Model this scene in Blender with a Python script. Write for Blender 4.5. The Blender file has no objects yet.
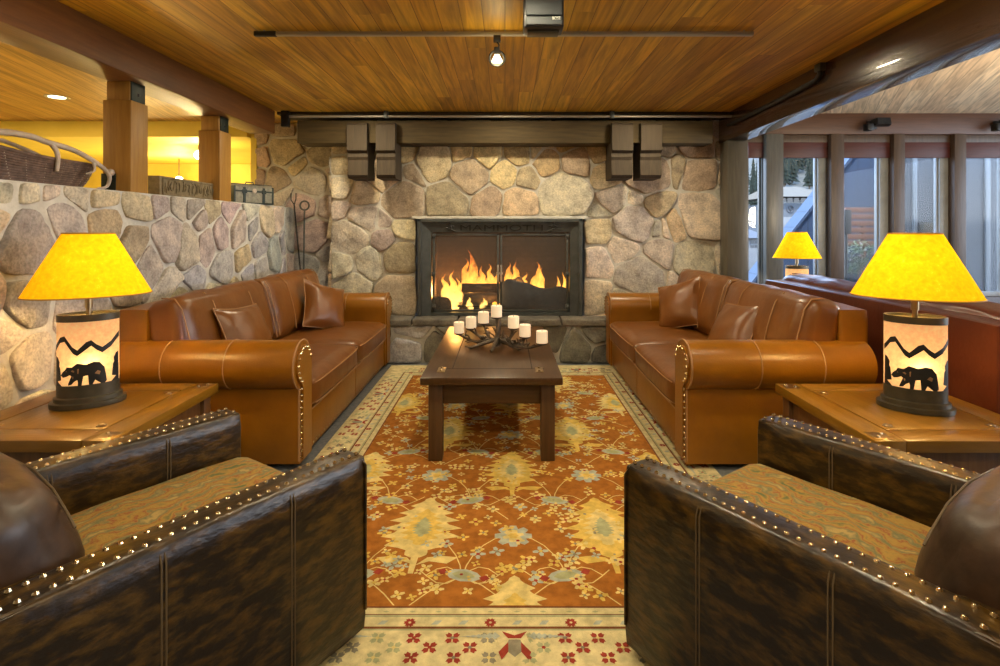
import bpy, bmesh, math, random
from mathutils import Vector, Matrix, noise
R = math.radians
random.seed(7)
SC = bpy.context.scene
COL = SC.collection
F, CX, CY, CH = 545.0, 505.0, 228.0, 1.3      # focal length in pixels, vanishing point, eye height

# ------------------------------------------------------------------ materials
def new_mat(name):
    m = bpy.data.materials.new(name); m.use_nodes = True
    nt = m.node_tree
    return m, nt, nt.nodes['Principled BSDF']

def N(nt, t, **kw):
    n = nt.nodes.new(t)
    for k, v in kw.items():
        if k in n.inputs.keys(): n.inputs[k].default_value = v
        else: setattr(n, k, v)
    return n

def c4(c): return (c[0], c[1], c[2], 1.0)

def ramp(nt, stops, fac):
    r = nt.nodes.new('ShaderNodeValToRGB')
    e = r.color_ramp.elements
    while len(e) < len(stops): e.new(0.5)
    for i, (p, c) in enumerate(stops):
        e[i].position = p; e[i].color = c4(c)
    nt.links.new(fac, r.inputs['Fac'])
    return r

def pbr(name, c1, c2=None, scale=6, rough=.5, metal=0, bump=0, bscale=80, stretch=(1, 1, 1), lo=.35, hi=.65,
        spec=.5, coat=0, emis=None, estr=0, detail=6, sss=0, c3=None):
    m, nt, b = new_mat(name)
    b.inputs['Base Color'].default_value = c4(c1)
    b.inputs['Roughness'].default_value = rough
    b.inputs['Metallic'].default_value = metal
    b.inputs['Specular IOR Level'].default_value = spec
    b.inputs['Coat Weight'].default_value = coat
    if emis:
        b.inputs['Emission Color'].default_value = c4(emis); b.inputs['Emission Strength'].default_value = estr
    tc = N(nt, 'ShaderNodeTexCoord')
    mp = N(nt, 'ShaderNodeMapping'); mp.inputs['Scale'].default_value = stretch
    nt.links.new(tc.outputs['Object'], mp.inputs['Vector'])
    if c2:
        n = N(nt, 'ShaderNodeTexNoise', Scale=scale, Detail=detail, Roughness=.6)
        nt.links.new(mp.outputs[0], n.inputs['Vector'])
        st = [(lo, c1), (hi, c2)] if not c3 else [(lo, c1), ((lo + hi) / 2, c2), (hi, c3)]
        r = ramp(nt, st, n.outputs['Fac'])
        nt.links.new(r.outputs[0], b.inputs['Base Color'])
    if bump:
        n2 = N(nt, 'ShaderNodeTexNoise', Scale=bscale, Detail=5)
        nt.links.new(mp.outputs[0], n2.inputs['Vector'])
        bp = N(nt, 'ShaderNodeBump', Strength=bump, Distance=.01)
        nt.links.new(n2.outputs['Fac'], bp.inputs['Height']); nt.links.new(bp.outputs[0], b.inputs['Normal'])
    return m

def mathn(nt, op, a, b=None):
    n = N(nt, 'ShaderNodeMath', operation=op)
    for i, x in enumerate((a, b)):
        if x is None: continue
        if isinstance(x, (int, float)): n.inputs[i].default_value = x
        else: nt.links.new(x, n.inputs[i])
    return n.outputs[0]

def planks(name, tones, width, length, angle=0, rough=.45, groove=.02, grain=.5, coat=0):
    """boards running along local Y, each with its own tone, grain and end joints"""
    m, nt, b = new_mat(name)
    b.inputs['Roughness'].default_value = rough; b.inputs['Coat Weight'].default_value = coat
    tc = N(nt, 'ShaderNodeTexCoord'); mp = N(nt, 'ShaderNodeMapping'); mp.inputs['Rotation'].default_value = (0, 0, angle)
    nt.links.new(tc.outputs['Object'], mp.inputs[0])
    s = N(nt, 'ShaderNodeSeparateXYZ'); nt.links.new(mp.outputs[0], s.inputs[0])
    a = mathn(nt, 'DIVIDE', s.outputs[0], width); ia = mathn(nt, 'FLOOR', a)
    w1 = N(nt, 'ShaderNodeTexWhiteNoise', noise_dimensions='1D'); nt.links.new(ia, w1.inputs['W'])
    bb = mathn(nt, 'ADD', mathn(nt, 'DIVIDE', s.outputs[1], length), mathn(nt, 'MULTIPLY', w1.outputs[0], 7.3))
    ib = mathn(nt, 'FLOOR', bb)
    cv = N(nt, 'ShaderNodeCombineXYZ'); nt.links.new(ia, cv.inputs[0]); nt.links.new(ib, cv.inputs[1])
    w2 = N(nt, 'ShaderNodeTexWhiteNoise', noise_dimensions='2D'); nt.links.new(cv.outputs[0], w2.inputs['Vector'])
    base = ramp(nt, [(i / max(1, len(tones) - 1), t) for i, t in enumerate(tones)], w2.outputs[0])
    g = N(nt, 'ShaderNodeCombineXYZ')
    nt.links.new(mathn(nt, 'MULTIPLY', s.outputs[0], 28), g.inputs[0])
    nt.links.new(mathn(nt, 'MULTIPLY', s.outputs[1], 1.6), g.inputs[1])
    nt.links.new(mathn(nt, 'MULTIPLY', w2.outputs[0], 40), g.inputs[2])
    n = N(nt, 'ShaderNodeTexNoise', Scale=1.0, Detail=5, Distortion=.8); nt.links.new(g.outputs[0], n.inputs['Vector'])
    gr = ramp(nt, [(.3, (1 - grain,) * 3), (.7, (1.15,) * 3)], n.outputs['Fac'])
    mx = N(nt, 'ShaderNodeMix', data_type='RGBA', blend_type='MULTIPLY'); mx.inputs[0].default_value = 1
    nt.links.new(base.outputs[0], mx.inputs[6]); nt.links.new(gr.outputs[0], mx.inputs[7])
    fr = mathn(nt, 'FRACT', a)
    e = mathn(nt, 'MINIMUM', fr, mathn(nt, 'SUBTRACT', 1.0, fr))
    gm = mathn(nt, 'GREATER_THAN', e, groove)
    mx2 = N(nt, 'ShaderNodeMix', data_type='RGBA', blend_type='MIX')
    nt.links.new(gm, mx2.inputs[0]); mx2.inputs[6].default_value = c4([t * .35 for t in tones[0]]); nt.links.new(mx.outputs[2], mx2.inputs[7])
    nt.links.new(mx2.outputs[2], b.inputs['Base Color'])
    bp = N(nt, 'ShaderNodeBump', Strength=.35, Distance=.004)
    nt.links.new(mathn(nt, 'ADD', gm, mathn(nt, 'MULTIPLY', n.outputs['Fac'], .3)), bp.inputs['Height'])
    nt.links.new(bp.outputs[0], b.inputs['Normal'])
    return m

def wood(name, c1, c2, axis=0, scale=3, rough=.4, coat=0, bump=.15):
    st = [14, 14, 14]; st[axis] = 1.2
    return pbr(name, c1, c2, scale=scale, rough=rough, stretch=st, bump=bump, bscale=6, coat=coat, lo=.3, hi=.7)

def emit(name, c, s):
    m = bpy.data.materials.new(name); m.use_nodes = True; nt = m.node_tree
    nt.nodes.remove(nt.nodes['Principled BSDF'])
    e = N(nt, 'ShaderNodeEmission', Color=c4(c), Strength=s)
    nt.links.new(e.outputs[0], nt.nodes['Material Output'].inputs['Surface'])
    return m

def stone_mat(name, sat=1.0):
    m, nt, b = new_mat(name)
    b.inputs['Roughness'].default_value = .75; b.inputs['Specular IOR Level'].default_value = .35
    at = N(nt, 'ShaderNodeAttribute', attribute_name='tint')
    tc = N(nt, 'ShaderNodeTexCoord')
    n = N(nt, 'ShaderNodeTexNoise', Scale=9, Detail=8, Roughness=.65); nt.links.new(tc.outputs['Object'], n.inputs['Vector'])
    r = ramp(nt, [(.28, (.52, .5, .5)), (.5, (.95, .93, .9)), (.72, (1.32, 1.26, 1.15))], n.outputs['Fac'])
    mx = N(nt, 'ShaderNodeMix', data_type='RGBA', blend_type='MULTIPLY'); mx.inputs[0].default_value = 1
    nt.links.new(at.outputs['Color'], mx.inputs[6]); nt.links.new(r.outputs[0], mx.inputs[7])
    n3 = N(nt, 'ShaderNodeTexNoise', Scale=70, Detail=3); nt.links.new(tc.outputs['Object'], n3.inputs['Vector'])
    r3 = ramp(nt, [(.3, (.72,) * 3), (.6, (1.08,) * 3)], n3.outputs['Fac'])
    mx3 = N(nt, 'ShaderNodeMix', data_type='RGBA', blend_type='MULTIPLY'); mx3.inputs[0].default_value = 1
    nt.links.new(mx.outputs[2], mx3.inputs[6]); nt.links.new(r3.outputs[0], mx3.inputs[7])
    nt.links.new(mx3.outputs[2], b.inputs['Base Color'])
    n2 = N(nt, 'ShaderNodeTexNoise', Scale=22, Detail=9, Roughness=.7); nt.links.new(tc.outputs['Object'], n2.inputs['Vector'])
    bp = N(nt, 'ShaderNodeBump', Strength=.7, Distance=.02)
    nt.links.new(n2.outputs['Fac'], bp.inputs['Height']); nt.links.new(bp.outputs[0], b.inputs['Normal'])
    return m

def glass_mat(name, tint=(1, 1, 1), refl=.012):
    m = bpy.data.materials.new(name); m.use_nodes = True; nt = m.node_tree
    nt.nodes.remove(nt.nodes['Principled BSDF'])
    t = N(nt, 'ShaderNodeBsdfTransparent', Color=c4(tint)); g = N(nt, 'ShaderNodeBsdfGlossy', Roughness=.02)
    mx = N(nt, 'ShaderNodeMixShader', Fac=refl)
    nt.links.new(t.outputs[0], mx.inputs[1]); nt.links.new(g.outputs[0], mx.inputs[2])
    nt.links.new(mx.outputs[0], nt.nodes['Material Output'].inputs['Surface'])
    return m

def shade_mat(name, col, emit_s, tr=.6):
    """lamp shade paper: translucent, glowing"""
    m = bpy.data.materials.new(name); m.use_nodes = True; nt = m.node_tree
    nt.nodes.remove(nt.nodes['Principled BSDF'])
    d = N(nt, 'ShaderNodeBsdfDiffuse', Color=c4(col)); t = N(nt, 'ShaderNodeBsdfTranslucent', Color=c4(col))
    e = N(nt, 'ShaderNodeEmission', Color=c4(col), Strength=emit_s)
    tc = N(nt, 'ShaderNodeTexCoord')
    n = N(nt, 'ShaderNodeTexNoise', Scale=45, Detail=4, Roughness=.7); nt.links.new(tc.outputs['Object'], n.inputs['Vector'])
    r = ramp(nt, [(.3, [c * .82 for c in col]), (.62, [min(1, c * 1.08) for c in col]), (.8, [min(1, c * 1.2 + .06) for c in col])], n.outputs['Fac'])
    for x in (d, t, e): nt.links.new(r.outputs[0], x.inputs['Color'])
    m1 = N(nt, 'ShaderNodeMixShader', Fac=tr); nt.links.new(d.outputs[0], m1.inputs[1]); nt.links.new(t.outputs[0], m1.inputs[2])
    a = N(nt, 'ShaderNodeAddShader'); nt.links.new(m1.outputs[0], a.inputs[0]); nt.links.new(e.outputs[0], a.inputs[1])
    nt.links.new(a.outputs[0], nt.nodes['Material Output'].inputs['Surface'])
    return m

M = {}
M['stone'] = stone_mat('fieldstone')
M['mortar'] = pbr('mortar', (.50, .48, .43), (.64, .62, .56), scale=14, rough=.9, bump=.6, bscale=40)
CEDAR = [(.52, .27, .014), (.68, .39, .026), (.58, .315, .018), (.77, .47, .045), (.55, .28, .024), (.64, .36, .018), (.44, .215, .016), (.71, .42, .034)]
M['ceiling'] = planks('cedar ceiling boards', CEDAR, .115, 2.3, rough=.52)
M['ceil_r'] = planks('pale cedar ceiling boards', [(.70, .53, .34), (.78, .62, .43), (.64, .46, .29), (.74, .57, .38), (.6, .42, .26)], .12, 2.6, angle=R(30), rough=.5)
M['ceil_l'] = planks('amber ceiling boards', [(.46, .24, .05), (.55, .30, .065), (.42, .20, .04), (.5, .27, .06)], .12, 2.4, angle=R(-14), rough=.4)
M['beam'] = wood('dark stained beam', (.10, .034, .007), (.17, .066, .014), axis=1, rough=.5)
M['beam_r'] = wood('dark brown beam', (.035, .017, .010), (.065, .032, .018), axis=1, rough=.2, coat=.6)
M['post'] = wood('post wood', (.30, .145, .025), (.42, .22, .042), axis=2, rough=.5)
M['mantel'] = wood('mantel wood', (.045, .030, .010), (.085, .057, .020), axis=0, rough=.8)
M['corbel'] = wood('corbel wood', (.030, .020, .010), (.055, .037, .019), axis=2, rough=.8)
M['greenmetal'] = pbr('dark green metal', (.012, .02, .014), (.025, .035, .026), rough=.45, metal=.3)
M['blackmetal'] = pbr('black iron', (.015, .015, .016), (.035, .034, .034), scale=20, rough=.42, metal=.6)
M['gunmetal'] = pbr('gunmetal', (.055, .062, .062), (.085, .093, .093), scale=15, rough=.42, metal=.35)
M['bronze'] = pbr('dark bronze', (.05, .045, .03), (.085, .075, .05), scale=12, rough=.4, metal=.3)
M['steel'] = pbr('dull steel', (.42, .41, .37), rough=.4, metal=.5)
M['brass'] = pbr('antique brass', (.42, .32, .19), rough=.28, metal=1)
M['sofa'] = pbr('tan leather', (.205, .076, .003), (.285, .112, .006), scale=5, rough=.30, bump=.12, bscale=120, spec=.5, lo=.3, hi=.7)  # same leather as the cushions, with lamp-lit gold put into the colour
M['sofa_c'] = pbr('tan leather cushion', (.125, .042, .006), (.20, .070, .011), scale=4, rough=.33, bump=.3, bscale=14, spec=.5, lo=.3, hi=.7)
M['pipe'] = pbr('leather piping', (.36, .19, .08), rough=.45)
M['sofa2'] = pbr('chestnut leather', (.075, .017, .008), (.115, .030, .012), scale=4, rough=.3, bump=.15, bscale=40)
M['pipe2'] = pbr('chestnut piping', (.2, .09, .04), rough=.45)
M['chair'] = pbr('dark brown leather', (.013, .0062, .001), (.10, .050, .006), scale=30, rough=.30, bump=.2, bscale=60, lo=.44, hi=.72, detail=13, spec=.5, stretch=(1, .5, 1.3))
M['chairpillow'] = pbr('brown leather pillow', (.026, .012, .006), (.085, .042, .020), scale=10, rough=.42, bump=.25, bscale=18, lo=.35, hi=.75, detail=10, spec=.6)
M['stitch'] = pbr('stitching', (.10, .065, .03), rough=.6)
M['nail'] = pbr('nailhead brass', (.62, .50, .30), rough=.22, metal=1)
M['nail_d'] = pbr('nailhead bronze', (.40, .31, .20), rough=.28, metal=1)
M['tabletop'] = wood('walnut table', (.045, .020, .007), (.085, .038, .012), axis=1, rough=.3, coat=.08)
M['tableleg'] = wood('walnut legs', (.055, .027, .010), (.10, .05, .02), axis=2, rough=.4)
M['apron'] = wood('walnut apron', (.052, .025, .010), (.09, .046, .018), axis=0, rough=.4)
M['endtop'] = wood('oak end table', (.175, .080, .006), (.25, .122, .011), axis=1, rough=.28, coat=.2)
M['endtop2'] = wood('oak end table boards', (.155, .070, .006), (.23, .108, .011), axis=0, rough=.28, coat=.2)
M['endleg'] = wood('oak end table legs', (.10, .043, .014), (.16, .075, .025), axis=2, rough=.4)
M['groove'] = pbr('joint', (.02, .01, .006), rough=.8)
M['shade'] = shade_mat('yellow paper shade', (1.0, .50, .006), .37, .06)
M['shadeband'] = pbr('shade binding', (.5, .24, .02), rough=.6)
M['mica'] = shade_mat('cream mica panel', (1.0, .62, .30), .22)
M['cutline'] = pbr('scored fur line', (.30, .17, .08), rough=.7)
M['candle'] = pbr('ivory wax', (.9, .78, .6), rough=.5, emis=(1, .72, .45), estr=.3)  # faint glow put into the wax in place of a flame
M['wick'] = pbr('burnt wick', (.03, .02, .02), rough=.9)
M['antler'] = pbr('bone antler', (.42, .33, .24), (.58, .49, .40), scale=12, rough=.5, bump=.2)
M['antler_d'] = pbr('weathered antler metal', (.07, .055, .042), (.19, .15, .11), scale=30, rough=.5, bump=.4, metal=.3)
M['wicker'] = pbr('dark wicker', (.07, .04, .028), (.17, .10, .07), scale=25, rough=.6)
M['wicker_l'] = pbr('pale wicker strand', (.5, .42, .33), rough=.6)
M['carved'] = pbr('weathered carved wood', (.13, .095, .045), (.24, .18, .09), scale=26, rough=.7, bump=.6, bscale=22)
M['trunkpanel'] = pbr('mottled trunk panel', (.16, .15, .11), (.28, .26, .19), scale=30, rough=.6)
M['black'] = pbr('black', (.012, .012, .012), rough=.5)
M['plaster'] = pbr('yellow plaster', (.74, .56, .08), (.80, .62, .11), scale=3, rough=.7)
M['floor'] = pbr('grey carpet', (.11, .12, .13), (.18, .19, .20), scale=40, rough=.9, bump=.4, bscale=150)
M['bulb'] = emit('lit bulb', (1, .86, .55), 14)
M['bulb_soft'] = emit('lit lens', (1, .84, .5), 6)
M['speaker'] = pbr('charcoal speaker grille', (.07, .082, .09), rough=.55, bump=.2, bscale=400)
M['speaker_s'] = pbr('black speaker shell', (.02, .022, .025), rough=.4)
M['white'] = pbr('white paint', (.8, .8, .78), rough=.4)
M['redwood'] = wood('reddish header wood', (.075, .028, .010), (.115, .046, .018), axis=0, rough=.45)
M['valance'] = wood('red valance', (.05, .009, .006), (.085, .016, .010), axis=0, rough=.5)
M['mullion'] = wood('brown mullion', (.05, .027, .013), (.085, .048, .024), axis=2, rough=.45)
M['sash'] = pbr('grey sash', (.24, .25, .24), (.31, .32, .31), rough=.4)
M['gpost'] = wood('grey brown post', (.07, .062, .048), (.11, .098, .075), axis=2, rough=.35)
M['glass'] = glass_mat('window glass')
def screen_mat():
    m = glass_mat('glass over spark mesh', (.92, .91, .9), .03); nt = m.node_tree
    out = nt.nodes['Material Output']; src = out.inputs['Surface'].links[0].from_socket
    d = N(nt, 'ShaderNodeBsdfDiffuse', Color=(.16, .15, .14, 1)); mx = N(nt, 'ShaderNodeMixShader', Fac=.22)
    nt.links.new(src, mx.inputs[1]); nt.links.new(d.outputs[0], mx.inputs[2]); nt.links.new(mx.outputs[0], out.inputs['Surface'])
    return m
M['fireglass'] = screen_mat()
def brick_mat():
    m, nt, b = new_mat('fire brick'); b.inputs['Roughness'].default_value = .9
    tc = N(nt, 'ShaderNodeTexCoord'); mp = N(nt, 'ShaderNodeMapping'); mp.inputs['Rotation'].default_value = (R(90), 0, 0)
    nt.links.new(tc.outputs['Object'], mp.inputs[0])
    br = N(nt, 'ShaderNodeTexBrick', Scale=4.5, Color1=(.10, .065, .045, 1), Color2=(.065, .045, .035, 1), Mortar=(.05, .038, .03, 1))
    nt.links.new(mp.outputs[0], br.inputs['Vector'])
    nt.links.new(br.outputs[0], b.inputs['Base Color'])
    return m
M['brick'] = brick_mat()
M['log'] = pbr('charred log bark', (.03, .024, .02), (.16, .115, .08), scale=14, rough=.9, bump=.8, bscale=20)
M['logend'] = pbr('cut log end', (.35, .24, .14), (.5, .36, .22), scale=20, rough=.8)
M['ash'] = pbr('charred wood with sky tint', (.03, .05, .085), (.07, .10, .15), scale=18, rough=.85, bump=.6, bscale=24)  # blue of the sky reflected in the door glass put into the char
def flame_mat():
    m = bpy.data.materials.new('flame'); m.use_nodes = True; nt = m.node_tree
    nt.nodes.remove(nt.nodes['Principled BSDF'])
    tc = N(nt, 'ShaderNodeTexCoord'); s = N(nt, 'ShaderNodeSeparateXYZ'); nt.links.new(tc.outputs['Generated'], s.inputs[0])
    r = ramp(nt, [(0, (1, .62, .16)), (.4, (1, .42, .06)), (1, (1, .18, .015))], s.outputs[2])
    e = N(nt, 'ShaderNodeEmission', Strength=4.2); nt.links.new(r.outputs[0], e.inputs[0])
    t = N(nt, 'ShaderNodeBsdfTransparent')
    lw = N(nt, 'ShaderNodeLayerWeight', Blend=.5)
    n = N(nt, 'ShaderNodeTexNoise', Scale=14, Detail=5, Distortion=.6); nt.links.new(tc.outputs['Object'], n.inputs['Vector'])
    f = mathn(nt, 'ADD', mathn(nt, 'MULTIPLY', lw.outputs['Facing'], 1.25), mathn(nt, 'MULTIPLY', s.outputs[2], .65))
    f = mathn(nt, 'ADD', f, mathn(nt, 'MULTIPLY', mathn(nt, 'SUBTRACT', n.outputs['Fac'], .45), 1.6))
    cl = N(nt, 'ShaderNodeClamp'); nt.links.new(f, cl.inputs[0])
    mx = N(nt, 'ShaderNodeMixShader'); nt.links.new(cl.outputs[0], mx.inputs[0])
    nt.links.new(e.outputs[0], mx.inputs[1]); nt.links.new(t.outputs[0], mx.inputs[2])
    nt.links.new(mx.outputs[0], nt.nodes['Material Output'].inputs['Surface'])
    return m
M['flame'] = flame_mat()
M['ember'] = emit('glowing embers', (1, .33, .04), 4)
def kilim_mat():
    m, nt, b = new_mat('kilim fabric'); b.inputs['Roughness'].default_value = .85
    tc = N(nt, 'ShaderNodeTexCoord')
    w = N(nt, 'ShaderNodeTexWave', Scale=4.5, Distortion=9, Detail=4); w.inputs['Detail Scale'].default_value = 2.2
    nt.links.new(tc.outputs['Object'], w.inputs['Vector'])
    n = N(nt, 'ShaderNodeTexNoise', Scale=11, Detail=6, Distortion=1.5); nt.links.new(tc.outputs['Object'], n.inputs['Vector'])
    f = mathn(nt, 'ADD', mathn(nt, 'MULTIPLY', w.outputs['Fac'], .45), mathn(nt, 'MULTIPLY', n.outputs['Fac'], .62))
    r = ramp(nt, [(.22, (.10, .11, .035)), (.34, (.34, .20, .035)), (.46, (.29, .155, .025)), (.52, (.25, .065, .018)), (.60, (.32, .185, .04)), (.72, (.14, .135, .055)), (.84, (.38, .26, .08))], f)
    nt.links.new(r.outputs[0], b.inputs['Base Color'])
    n2 = N(nt, 'ShaderNodeTexNoise', Scale=240, Detail=2); nt.links.new(tc.outputs['Object'], n2.inputs['Vector'])
    bp = N(nt, 'ShaderNodeBump', Strength=.5, Distance=.004); nt.links.new(n2.outputs['Fac'], bp.inputs['Height']); nt.links.new(bp.outputs[0], b.inputs['Normal'])
    return m
M['kilim'] = kilim_mat()
def rugm(name, c, k=.2): return pbr(name, [x * (1 - k) for x in c], [x * (1 + k) for x in c], scale=22, rough=.95, bump=.5, bscale=260, spec=.1)
RUG = [rugm('rug rust field', (.36, .132, .022)), rugm('rug cream', (.70, .55, .22)), rugm('rug gold', (.68, .47, .11)),
       rugm('rug pale blue', (.42, .44, .36)), rugm('rug red', (.32, .05, .03)), rugm('rug slate', (.27, .24, .17)),
       rugm('rug ivory border', (.66, .56, .30)), rugm('rug brown line', (.20, .075, .03)), rugm('rug sage', (.40, .40, .22))]

# ------------------------------------------------------------------ mesh builder
class MB:
    def __init__(s): s.v = []; s.f = []; s.m = []; s.tint = None
    def add(s, vs, fs, mi=0, X=None):
        k = len(s.v)
        s.v += [tuple(X @ Vector(p)) if X else tuple(p) for p in vs]
        s.f += [tuple(i + k for i in f) for f in fs]; s.m += [mi] * len(fs)
        return s
    def bm(s, b, mi=0, X=None):
        b.verts.index_update()
        s.add([v.co[:] for v in b.verts], [[v.index for v in f.verts] for f in b.faces], mi, X); b.free(); return s
    def box(s, x0, x1, y0, y1, z0, z1, bev=.004, mi=0, X=None, seg=2):
        b = bmesh.new(); bmesh.ops.create_cube(b, size=1)
        for v in b.verts: v.co = Vector(((x0 + x1) / 2 + v.co.x * (x1 - x0), (y0 + y1) / 2 + v.co.y * (y1 - y0), (z0 + z1) / 2 + v.co.z * (z1 - z0)))
        bev = min(bev, .45 * min(abs(x1 - x0), abs(y1 - y0), abs(z1 - z0)))
        if bev > 0: bmesh.ops.bevel(b, geom=b.edges[:], offset=bev, segments=seg, profile=.5, affect='EDGES')
        return s.bm(b, mi, X)
    def tube(s, pts, rad, n=8, mi=0, X=None, caps=True, sq=(1, 1)):
        pts = [Vector(p) for p in pts]; k = len(pts)
        if not hasattr(rad, '__len__'): rad = [rad] * k
        vs = []; fs = []; ref = None
        for i, p in enumerate(pts):
            t = (pts[min(i + 1, k - 1)] - pts[max(i - 1, 0)]).normalized()
            if ref is None: ref = t.orthogonal().normalized()
            a = (ref - t * ref.dot(t)); a = a.normalized() if a.length > 1e-6 else t.orthogonal().normalized(); ref = a; c = t.cross(a)
            for j in range(n):
                th = 2 * math.pi * j / n
                vs.append(p + (a * math.cos(th) * sq[0] + c * math.sin(th) * sq[1]) * rad[i])
        for i in range(k - 1):
            for j in range(n):
                q = (j + 1) % n
                fs.append((i * n + j, i * n + q, (i + 1) * n + q, (i + 1) * n + j))
        if caps: fs.append(tuple(range(n - 1, -1, -1))); fs.append(tuple((k - 1) * n + j for j in range(n)))
        return s.add(vs, fs, mi, X)
    def cyl(s, p0, p1, r0, r1=None, n=20, mi=0, X=None): return s.tube([p0, p1], [r0, r0 if r1 is None else r1], n, mi, X)
    def lathe(s, prof, n=32, sx=1, sy=1, mi=0, X=None, c=(0, 0, 0), close=True):
        vs = []; fs = []
        for r, z in prof:
            for j in range(n):
                a = 2 * math.pi * j / n
                vs.append((c[0] + r * sx * math.cos(a), c[1] + r * sy * math.sin(a), c[2] + z))
        for i in range(len(prof) - 1):
            for j in range(n):
                q = (j + 1) % n; fs.append((i * n + j, i * n + q, (i + 1) * n + q, (i + 1) * n + j))
        if close:
            if prof[0][0] > 1e-5: fs.append(tuple(range(n - 1, -1, -1)))
            if prof[-1][0] > 1e-5: fs.append(tuple((len(prof) - 1) * n + j for j in range(n)))
        return s.add(vs, fs, mi, X)
    def prism(s, poly, fn, d0, d1, mi=0, X=None):
        """poly of (a,b) extruded; fn(a,b,d)->xyz"""
        n = len(poly)
        vs = [fn(a, b, d0) for a, b in poly] + [fn(a, b, d1) for a, b in poly]
        fs = [tuple(range(n)), tuple(range(2 * n - 1, n - 1, -1))] + [(i, i + n, (i + 1) % n + n, (i + 1) % n) for i in range(n)]
        return s.add(vs, fs, mi, X)
    def soft(s, x0, x1, y0, y1, z0, z1, e=6, n=10, puff=(0, 0, 0), mi=0, X=None, wob=0, seed=0):
        """a padded box: superellipsoid corners with faces that bulge by puff"""
        b = bmesh.new(); bmesh.ops.create_cube(b, size=2)
        bmesh.ops.subdivide_edges(b, edges=b.edges[:], cuts=n, use_grid_fill=True)
        h = ((x1 - x0) / 2, (y1 - y0) / 2, (z1 - z0) / 2); c = Vector(((x0 + x1) / 2, (y0 + y1) / 2, (z0 + z1) / 2))
        mh = min(h)
        for v in b.verts:
            p = [v.co[i] for i in range(3)]
            # round corners by a fixed radius rather than by proportion
            rr = mh * (2.2 / e)
            q = [p[i] * h[i] for i in range(3)]
            core = [max(-(h[i] - rr), min(h[i] - rr, q[i])) for i in range(3)]
            d = Vector([q[i] - core[i] for i in range(3)])
            if d.length > 1e-9: d = d.normalized() * rr
            w = Vector(core) + d
            f = [math.cos(p[i] * math.pi / 2) if abs(p[i]) < 1 else 0 for i in range(3)]
            w.x += puff[0] * p[0] * (max(f[1], 0) * max(f[2], 0)) ** .6
            w.y += puff[1] * p[1] * (max(f[0], 0) * max(f[2], 0)) ** .6
            w.z += puff[2] * p[2] * (max(f[0], 0) * max(f[1], 0)) ** .6
            if wob:
                nv = noise.noise_vector((w + c) * 5 + Vector((seed * 3.1, seed, 0))); w += nv * wob
            v.co = w + c
        bmesh.ops.remove_doubles(b, verts=b.verts[:], dist=1e-5)
        return s.bm(b, mi, X)
    def pillow(s, w, h, t, n=14, mi=0, X=None, wob=.006, seed=0):
        """knife edge throw pillow in the local XZ plane, thickness along Y, pinched corners"""
        vs = []; fs = []; K = n + 1
        for side in (1, -1):
            for i in range(K):
                for j in range(K):
                    a = 2 * i / n - 1; c = 2 * j / n - 1
                    ax = a * (1 - .09 * (1 - c * c)); cz = c * (1 - .09 * (1 - a * a))
                    th = t / 2 * (max(0, (1 - a * a) * (1 - c * c))) ** .42
                    q = noise.noise(Vector((a * 2.2 + seed, c * 2.2, side * 3)))
                    vs.append((ax * w / 2, side * (th + wob * q * (1 if th > .005 else 0)), cz * h / 2))
        for sd in range(2):
            o = sd * K * K
            for i in range(n):
                for j in range(n):
                    q = (o + i * K + j, o + (i + 1) * K + j, o + (i + 1) * K + j + 1, o + i * K + j + 1)
                    fs.append(q[::-1] if sd == 0 else q)
        b = bmesh.new(); bv = [b.verts.new(p) for p in vs]
        for f in fs: b.faces.new([bv[i] for i in f])
        bmesh.ops.remove_doubles(b, verts=b.verts[:], dist=1e-5)
        return s.bm(b, mi, X)
    def ball(s, c, r, n=10, mi=0, X=None):
        b = bmesh.new(); bmesh.ops.create_uvsphere(b, u_segments=n, v_segments=max(4, n // 2), radius=1)
        rr = r if hasattr(r, '__len__') else (r, r, r)
        for v in b.verts: v.co = Vector((c[0] + v.co.x * rr[0], c[1] + v.co.y * rr[1], c[2] + v.co.z * rr[2]))
        return s.bm(b, mi, X)
    def build(s, name, mats, parent=None, smooth=True, angle=38, loc=None, rot=None):
        me = bpy.data.meshes.new(name)
        me.from_pydata(s.v, [], s.f)
        if not isinstance(mats, (list, tuple)): mats = [mats]
        for m in mats: me.materials.append(m)
        me.polygons.foreach_set('material_index', s.m)
        b = bmesh.new(); b.from_mesh(me); bmesh.ops.recalc_face_normals(b, faces=b.faces[:]); b.to_mesh(me); b.free()
        if s.tint:
            at = me.attributes.new('tint', 'FLOAT_COLOR', 'POINT')
            at.data.foreach_set('color', [x for t in s.tint for x in (t[0], t[1], t[2], 1)])
        if smooth:
            me.shade_smooth(); me.set_sharp_from_angle(angle=R(angle))
        me.update()
        o = bpy.data.objects.new(name, me); COL.objects.link(o)
        if parent: o.parent = parent
        if loc: o.location = loc
        if rot: o.rotation_euler = rot
        return o

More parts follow.
